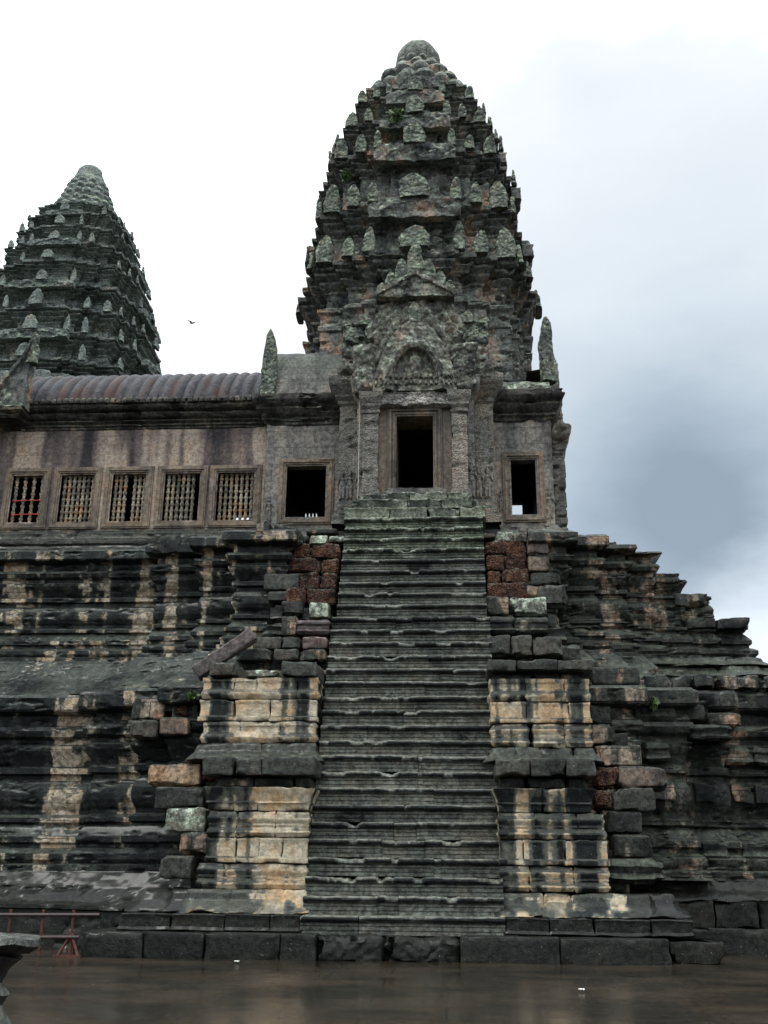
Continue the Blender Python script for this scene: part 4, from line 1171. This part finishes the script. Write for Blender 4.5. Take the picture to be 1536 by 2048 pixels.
mb.build('gable', M['pediment'], rp)

# porch
po = bpy.data.objects.new('porch', None); COL.objects.link(po); po.parent = tow; po.location = Vector((0, 28.6, 12)) - Vector(parent_loc(tow))
CAPP = lambda z, s: [(0, z - .55), (.04, z - .52), (.04, z - .44), (.01, z - .42), (.07, z - .3), (.08, z - .24), (.04, z - .2), (.12, z - .1), (.14, z), (.14, z + .12), (.05, z + .16), (-.2, z + .17)]
for sx in (-1, 1):
    mb = MB()                                     # outer pilaster
    P_ = [(sx * 1.6, 29.9), (sx * 1.6, 29.15), (sx * 2.33, 29.15), (sx * 2.33, 29.9)]
    if sx < 0: P_ = P_[::-1]
    loft(mb, P_, [(.16, 11.5), (.16, 11.75), (.1, 11.8), (.1, 11.95), (.04, 12.05), (.04, 12.15), (0, 12.25), (0, 15.35), (.06, 15.42), (.04, 15.52), (.14, 15.62), (.12, 15.7), (.2, 15.8), (.3, 15.95), (.34, 16.05), (.34, 16.25), (.2, 16.32), (-.3, 16.36)], ds=.07, dz=.05, rough=.02, chip=.06)
    mb.build('outer_pilaster', M['carved'], po)
    mb = MB()                                     # inner pilaster with capital
    P_ = [(sx * 1.08, 28.9), (sx * 1.08, 28.34), (sx * 1.54, 28.34), (sx * 1.54, 29.2)]
    if sx < 0: P_ = P_[::-1]
    loft(mb, P_, [(.1, 12.02), (.1, 12.14), (.05, 12.18), (.05, 12.26), (0, 12.3), (0, 14.7), (.04, 14.74), (.04, 14.82), (.01, 14.86), (.07, 14.96), (.05, 15.04), (.11, 15.16), (.13, 15.3), (.13, 15.4), (-.2, 15.42)], ds=.06, dz=.04, rough=.012, chip=.04)
    mb.build('pilaster', M['carved'], po)
    mb = MB()                                     # wall strip with the carved figure
    P_ = [(sx * 1.5, 29.3), (sx * 1.5, 28.62), (sx * 1.74, 28.62), (sx * 1.74, 29.3)]
    if sx < 0: P_ = P_[::-1]
    loft(mb, P_, [(.08, 11.6), (.08, 12.0), (0, 12.1), (0, 15.3), (.15, 15.5), (.2, 15.8), (.2, 16.0), (-.2, 16.02)], ds=.07, dz=.06, rough=.015, chip=.04)
    mb.build('side_wall', M['porch'], po)
mb = MB()
wall_holes(mb, -1.08, 1.08, 12.0, 15.0, 28.5, [(-.55, .53, 12.28, 14.68)], thick=1.0)
dw = mb.build('doorway', M['frame'], po)
mb = MB()
rect_frame(mb, -.55, .53, 12.28, 14.68, 28.5, [(0, -.1), (0, .02), (.05, .02), (.05, .05), (.1, .05), (.1, .03), (.14, .03), (.15, .08), (.22, .08), (.23, .05), (.27, .05), (.28, 0)], chip=.02)
mb.build('door_frame', M['frame'], dw)
mb = MB()
block(mb, -.9, .9, 12.02, 12.3, 28.2, 29.3, 5, r=.05, rough=.03, chip=.2)
mb.build('threshold', M['porch'], dw)
mb = MB()
block(mb, -1.1, 1.08, 14.92, 15.4, 28.3, 28.9, 5, r=.05, rough=.03, chip=.12, ds=.04)
mb.build('lintel', M['lintel'], dw)
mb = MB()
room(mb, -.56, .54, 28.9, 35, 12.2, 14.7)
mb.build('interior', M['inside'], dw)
# pediments: small naga arch in front of a broken shouldered one
def big_top(x):
    a = abs(x)
    return float(np.interp(a, [0, 1.15, 1.35, 1.6, 1.8, 2.2], [18.95, 18.95, 18.5, 18.35, 17.8, 17.5])) + .12 * math.sin(x * 9)
mb = MB()
relief_slab(mb, big_top, -2.15, 2.12, 16.1, 29.0, .9, dx=.05, nz=60, rough=.11,
            relief=lambda X, Z: .26 * (fbm(np.stack([X * 2.4, 0 * X, Z * 2.4], -1), 4) - .5) - .35 * np.clip((np.abs(X) - .6) / .9, 0, 1) ** 1.5 + .14 * np.exp(-((np.hypot(X / 1.25, (Z - 16.2) / 2.5) - .9) / .09) ** 2))
mb.build('rear_pediment', M['pediment'], po)
mb = MB()
relief_slab(mb, lambda x: 19.02 + .78 * max(0, 1 - abs(x) / 1.3), -1.25, 1.22, 18.9, 28.72, .9, dx=.05, nz=16, rough=.07,
            relief=lambda X, Z: .08 * (Z - (19.02 + .78 * np.clip(1 - np.abs(X) / 1.3, 0, 1)) > -.16))
mb.build('gable_cap', M['pediment'], po)
mb = MB()
loft(mb, [(-2.2, 29.9), (-2.2, 28.9), (2.16, 28.9), (2.16, 29.9)], [(0, 15.9), (.05, 16.0), (.12, 16.1), (.1, 16.2), (.2, 16.32), (.22, 16.5), (.08, 16.54), (.04, 16.9), (.1, 17.05), (.12, 17.2), (-.3, 17.25)], ds=.07, dz=.05, rough=.06, chip=.2)
mb.build('pediment_base', M['pediment'], po)
def ogee(x):
    a = abs(x) / 1.25
    return 15.55 + (1.95 * max(0, 1 - (a / .62) ** 2.2) ** .55 + .0 if a < .6 else 0) + (.75 * max(0, 1.12 - a) ** .7 if a < 1.12 else 0)
mb = MB()
def naga(X, Z):
    r = np.hypot(X / 1.0, (Z - 15.5) / 1.85)
    band = np.exp(-((r - .80) / .10) ** 2) * .17
    fig = np.exp(-((X / .2) ** 2 + ((Z - 16.45) / .42) ** 2)) * .14
    row = .07 * (np.sin(X * 42) > 0) * ((Z < 15.95) & (Z > 15.6) & (np.abs(Z - 15.78) > .03))
    return (band + fig) + row - .16 * ((r < .7) & (Z > 15.98)) + .04 * (fbm(np.stack([X * 9, 0 * X, Z * 9], -1), 2) - .5)
relief_slab(mb, lambda x: 15.5 + 2.3 * max(0.0, 1 - (abs(x) / 1.28) ** 2.0) ** .75, -1.27, 1.25, 15.42, 28.28, .7, relief=naga, dx=.025, nz=70, rough=.03)
mb.build('naga_pediment', M['pediment'], po)
for sx in (-1, 1):
    mb = MB()
    block(mb, sx * 1.5 - .32, sx * 1.5 + .3, 15.42, 17.0, 28.3, 29.2, 4, r=.12, rough=.07, chip=.3, ds=.05)
    mb.build('pediment_shoulder', M['pediment'], po)
    mb = MB()
    block(mb, sx * 1.9 - .34, sx * 1.9 + .3, 17.2, 18.1, 28.75, 29.6, 1, r=.12, rough=.08, chip=.4, ds=.05)
    mb.build('shoulder_block', M['antefix'], po)
for k, (x, h, w) in enumerate([(0, 1.25, .52), (-.42, .92, .42), (.42, .9, .42), (-.78, .62, .34), (.78, .66, .34), (-1.08, .4, .3), (1.08, .42, .3)]):
    place(AM[k % 6], po, (x, 28.78, 19.62 - abs(x) * .52), (w / .6, .8, h), R(-.1, .1), 'flame_stone')
place(AM[2], po, (0, 28.35, 17.75), (.55, .7, .75), 0, 'flame_stone')
for sx in (-1, 1):
    place(AM[4], po, (sx * 1.62, 28.7, 17.9), (.5, .6, .45), 0, 'flame_stone')

def figure(parent, x, y, z0, h, sd, crown=True):
    """shallow carved standing figure, one continuous surface rising from the wall"""
    mb = MB()
    xs_ = np.linspace(-.26, .26, 53); zs_ = np.linspace(-.02, 1.12, 96)
    X, Z = np.meshgrid(xs_, zs_)
    D = np.zeros_like(X)
    def ell(cx, cz, rx, rz, d):
        nonlocal D
        q = 1 - ((X - cx) / rx) ** 2 - ((Z - cz) / rz) ** 2
        D = np.maximum(D, d * np.sqrt(np.clip(q, 0, 1)))
    def cap(x0, z0_, x1, z1, r0, r1, d):
        nonlocal D
        vx, vz = x1 - x0, z1 - z0_
        t = np.clip(((X - x0) * vx + (Z - z0_) * vz) / (vx * vx + vz * vz), 0, 1)
        rr = r0 + (r1 - r0) * t
        q = 1 - ((X - x0 - vx * t) ** 2 + (Z - z0_ - vz * t) ** 2) / rr ** 2
        D = np.maximum(D, d * np.sqrt(np.clip(q, 0, 1)))
    s = sd
    cap(-.05, .5, -.055, .05, .075, .04, .07); cap(.05, .5, .055, .05, .075, .04, .07)     # legs under the skirt
    cap(-.05, .04, -.09, .01, .03, .025, .05); cap(.05, .04, .09, .01, .03, .025, .05)
    cap(0, .5, 0, .22, .12, .11, .055)
    ell(0, .52, .125, .09, .085); cap(0, .55, 0, .72, .085, .095, .08)
    ell(-.05, .72, .045, .045, .1); ell(.05, .72, .045, .045, .1)
    cap(0, .76, 0, .84, .035, .035, .06); ell(0, .885, .062, .075, .09)
    ell(0, .89, .018, .03, .105)
    if crown:
        ell(0, .96, .085, .05, .08); cap(0, .97, 0, 1.08, .04, .012, .06); cap(-.05, .97, -.06, 1.04, .02, .01, .05); cap(.05, .97, .06, 1.04, .02, .01, .05)
    cap(-.1, .77, -.15, .56, .032, .026, .07); cap(-.15, .56, -.13, .36, .026, .02, .06)
    cap(s * .1 if s > 0 else .1, .77, .17, .62, .032, .026, .07); cap(.17, .62, .13, .8, .026, .02, .07)
    P = np.stack([X * h, -D * h + .02, Z * h], -1)
    P = P + (np.random.default_rng(int(abs(sd) * 10) + 3).normal(0, .002, P.shape))
    P = P + np.array([x, y, z0])
    m_, n_ = X.shape
    idx = np.arange(m_ * n_).reshape(m_, n_)
    q = np.stack([idx[:-1, :-1], idx[:-1, 1:], idx[1:, 1:], idx[1:, :-1]], -1)
    on = D > 0
    ok = on[:-1, :-1] | on[:-1, 1:] | on[1:, 1:] | on[1:, :-1]
    mb.add(P.reshape(-1, 3), q[ok])
    mb.build('carved_figure', M['porch'], parent, 80)
figure(po, -1.62, 28.6, 12.12, .92, 1)
figure(po, -1.98, 29.13, 12.3, .88, 1); figure(po, -2.2, 29.13, 12.3, .86, 1)
figure(po, 1.63, 28.6, 12.12, 1.0, 1)
figure(po, 1.86, 29.13, 12.3, .9, 1); figure(po, 2.12, 29.13, 12.3, .9, 1)
figure(wl, -4.5, 29.79, 11.85, .78, 1, False)
figure(wr, 3.98, 29.79, 11.85, .85, 1)
figure(wr, 2.55, 29.79, 12.1, .7, 1, False)

# ---------------------------------------------------------------- far tower
FC = (-22.0, 55.5)
ft = thing('distant_tower', (-22, 55.5, 20), 'dark tapering stone tower rising behind the ribbed gallery roof', 'temple tower')
mb = MB()
loft(mb, plan(4.6, FC), [(.5, 20), (.5, 25.6), (.7, 25.8), (.7, 26.2), (.2, 26.4), (0, 26.6), (0, 27.6)], closed=True, ds=.22, dz=.15, rough=.1, chip=.2, freq=1.0)
mb.build('main_storey', M['far'], ft)
FT = [(4.66, 28.4), (4.52, 30.2), (4.3, 31.9), (4.02, 33.7), (3.7, 35.4), (3.32, 37.0), (2.93, 38.4), (2.54, 39.7), (2.16, 40.7)]
prev = (4.8, 27.0)
for i, (S, z) in enumerate(FT):
    tier(prev[0], S, prev[1], z, ft, FC, M['far'], 1.1 - .07 * i, 10 * i + 300, ds=.14)
    if i % 2: tower_face_arch(S, z - .6 + .04 * i, z + .0, ft, FC, M['far'], 1.1 - .08 * i, 5.0 * i + 50)
    if i < 8: ring_of_antefixes(S, z, ft, FC, AF, 1.0 - .06 * i, miss=.75)
    prev = (S, z)
for r_, z_, p_ in ((1.95, 41.1, 0), (1.72, 41.7, .5), (1.5, 42.3, 0), (1.28, 42.85, .5), (1.08, 43.4, 0)):
    lotus_ring(ft, FC, r_, z_, int(9 * r_) + 3, .27, M['far'], p_)
mb = MB()
mb.lathe([(0, 43.3), (1.1, 43.3), (1.16, 43.7), (1.08, 43.9), (.98, 44.0), (.92, 44.3), (.84, 44.36), (.78, 44.75), (.66, 44.9), (.3, 44.98), (0, 44.99)], (FC[0], FC[1], 0), 28, rough=.05)
mb.build('finial', M['far'], ft)

# ---------------------------------------------------------------- loose things
def prism_block(name, mat, x0, x1, z0, z1, y, yb, label, cat, **kw):
    t = MB()
    block(t, x0, x1, z0, z1, y, yb, **kw)
    return tag(t.build(name, M[mat], None), label, cat)
sl = MB()                                     # long slab sliding off the left flank
block(sl, -5.2, -3.55, 6.52, 6.86, 24.25, 24.6, 0, r=.03, rough=.014, chip=.08, ds=.06, tilt=rad(38), rot=rad(8))
tag(sl.build('stone_slab', M['purple'], None), 'long purple grey slab lying tilted above the upper left pier', 'stone slab')
prism_block('stone_block', 'lichened', -5.11, -4.26, 2.58, 3.06, 22.9, 24.0, 'block covered in white lichen beside the lower left pier', 'stone block', r=.04, rough=.03, chip=.2, ds=.05)
prism_block('stone_block', 'purple', 3.04, 3.59, 9.79, 10.23, 26.6, 27.6, 'smooth purple block standing beside the right laterite wall', 'stone block', r=.05, rough=.012, chip=.1, ds=.05)

# barrier on the wet paving
ba = thing('barrier', (-6.27, 21.08, 0.2), 'low rusty red metal barrier with dark rails on the wet paving', 'barrier')
yb_ = 21.08
def post(x, feet):
    mb = MB()
    mb.tube([(x, yb_, .22), (x, yb_, 1.04)], .03, 8)
    p = mb.build('post', M['rust'], ba)
    if feet:
        for dx, dy in ((-.22, -.05), (.2, -.1), (.05, .2)):
            mb = MB(); mb.tube([(x, yb_, .62), (x + dx, yb_ + dy, .21)], .028, 8); mb.build('foot', M['rust'], p)
        mb = MB(); mb.box(x - .28, x + .26, yb_ - .13, yb_ - .07, .2, .25); mb.build('foot', M['rust'], p)
post(-6.27, True); post(-6.86, False); post(-7.5, False)
for z, x1 in ((.96, -5.75), (.56, -6.1)):
    mb = MB(); mb.tube([(-9.5, yb_ - .04, z - .03), (-7.5, yb_ - .04, z - .02), (x1, yb_ - .04, z)], .032, 8); mb.build('rail', M['darkrail'], ba)

# foreground pillar stump
fg = thing('pillar_stump', (-3.22, 9.0, 0.2), 'black weathered pillar stump with pale flat top at the near left corner', 'stone stump')
mb = MB()
mb.lathe([(.5, .98), (.6, 1.0), (.78, 1.04), (.84, 1.09), (.82, 1.135), (.6, 1.15), (.3, 1.16), (0, 1.16)], (-3.22, 9.0, 0), 48, rough=.05)
mb.build('cap', M['black'], fg)
mb = MB()
mb.lathe([(.74, .0), (.74, .3), (.66, .36), (.68, .5), (.63, .56), (.58, .64), (.62, .72), (.56, .8), (.62, .9), (.72, .99), (.5, 1.02)], (-3.22, 9.0, 0), 48, rough=.06)
mb.build('shaft', M['black'], fg)

for (x, y, s, lab) in ((-2.88, 20.1, .035, 'scrap of white paper on wet paving close to the plinth'), (2.73, 15.85, .03, 'tiny white paper scrap on open wet paving nearer the viewer')):
    mb = MB()
    a = np.linspace(-1, 1, 6); X, Y = np.meshgrid(a, a)
    P = np.stack([x + X * s * 1.3, y + Y * s, .225 + .02 * np.abs(np.sin(X * 3 + Y * 2)) + .012], -1)
    mb.grid(P); Pd = P.copy(); Pd[..., 2] -= .006; mb.grid(Pd, flip=True)
    tag(mb.build('paper_scrap', M['paper'], None), lab, 'litter', 'paper scraps on the paving')

def weed(c, r, n, label, seed):
    q = np.random.default_rng(seed)
    t = thing('weed', c, label, 'plant')
    mb = MB()
    for i in range(n):
        d = q.normal(0, 1, 3); d /= np.linalg.norm(d)
        p = np.array(c) + d * r * q.uniform(.1, 1) * np.array([1, .5, .9])
        u = q.normal(0, 1, 3); u /= np.linalg.norm(u)
        v = np.cross(u, q.normal(0, 1, 3)); v /= np.linalg.norm(v)
        L_ = q.uniform(.06, .13); W_ = L_ * .4
        mb.add([p - u * L_, p + v * W_, p + u * L_, p - v * W_], [(0, 1, 2, 3)], q.uniform(0, 1))
    mb.build('leaves', M['leaf'], t)
    mb = MB()
    for i in range(6):
        d = q.normal(0, 1, 3); d[2] = abs(d[2]); d /= np.linalg.norm(d)
        mb.tube([(c[0], c[1] + .15, c[2] - r * .8), tuple(np.array(c) + d * r * .7)], [.018, .006], 5)
    mb.build('stem', M['leaf'], t)
weed((-.72, 29.9, 26.85), .36, 220, 'leafy green weed growing high on the tall tower front', 3)
weed((-2.5, 30.35, 24.75), .26, 70, 'sparse pale weed on the left corner of the tall tower', 4)

weed((-5.0, 24.05, 5.62), .16, 60, 'small green tuft on a ledge left of the upper left pier', 5)
weed((5.62, 24.6, 5.55), .15, 60, 'small green tuft beside a laterite lump in the right terrace', 6)
bd = MB()
th = np.linspace(-1, 1, 9)
bx, by, bz = -11.57, 45.0, 27.5
BS = .6
body = [(bx + t * .26 * BS, by, bz) for t in th]
bd.tube(body, [q * BS for q in (.012, .05, .075, .085, .08, .065, .045, .03, .012)], 8)
for s in (-1, 1):
    rows = []
    for k in range(6):
        f = k / 5
        ch = .11 * BS * (1 - f * .8)
        xw, yw, zw = bx + BS * (s * (.05 + f * .4) - f * .1), by + BS * s * (.02 + f * .2), bz + BS * (.04 + .16 * math.sin(f * 2.2))
        rows.append([(xw - ch, yw, zw), (xw, yw, zw + .012), (xw + ch, yw, zw)])
    bd.grid(np.array(rows)); bd.grid(np.array(rows) - [0, 0, .012], flip=True)
bo = tag(bd.build('bird', M['bird'], None, 60), 'small dark bird flying in the white sky between the two towers', 'bird')

cb = MB()
cb.tube([(-1.66, 28.5, z) for z in np.linspace(11.9, 16.4, 14)], .012, 6)
tag(cb.build('cable', M['cable'], None, 60), 'thin pale cable hanging down the wall left of the doorway', 'cable')
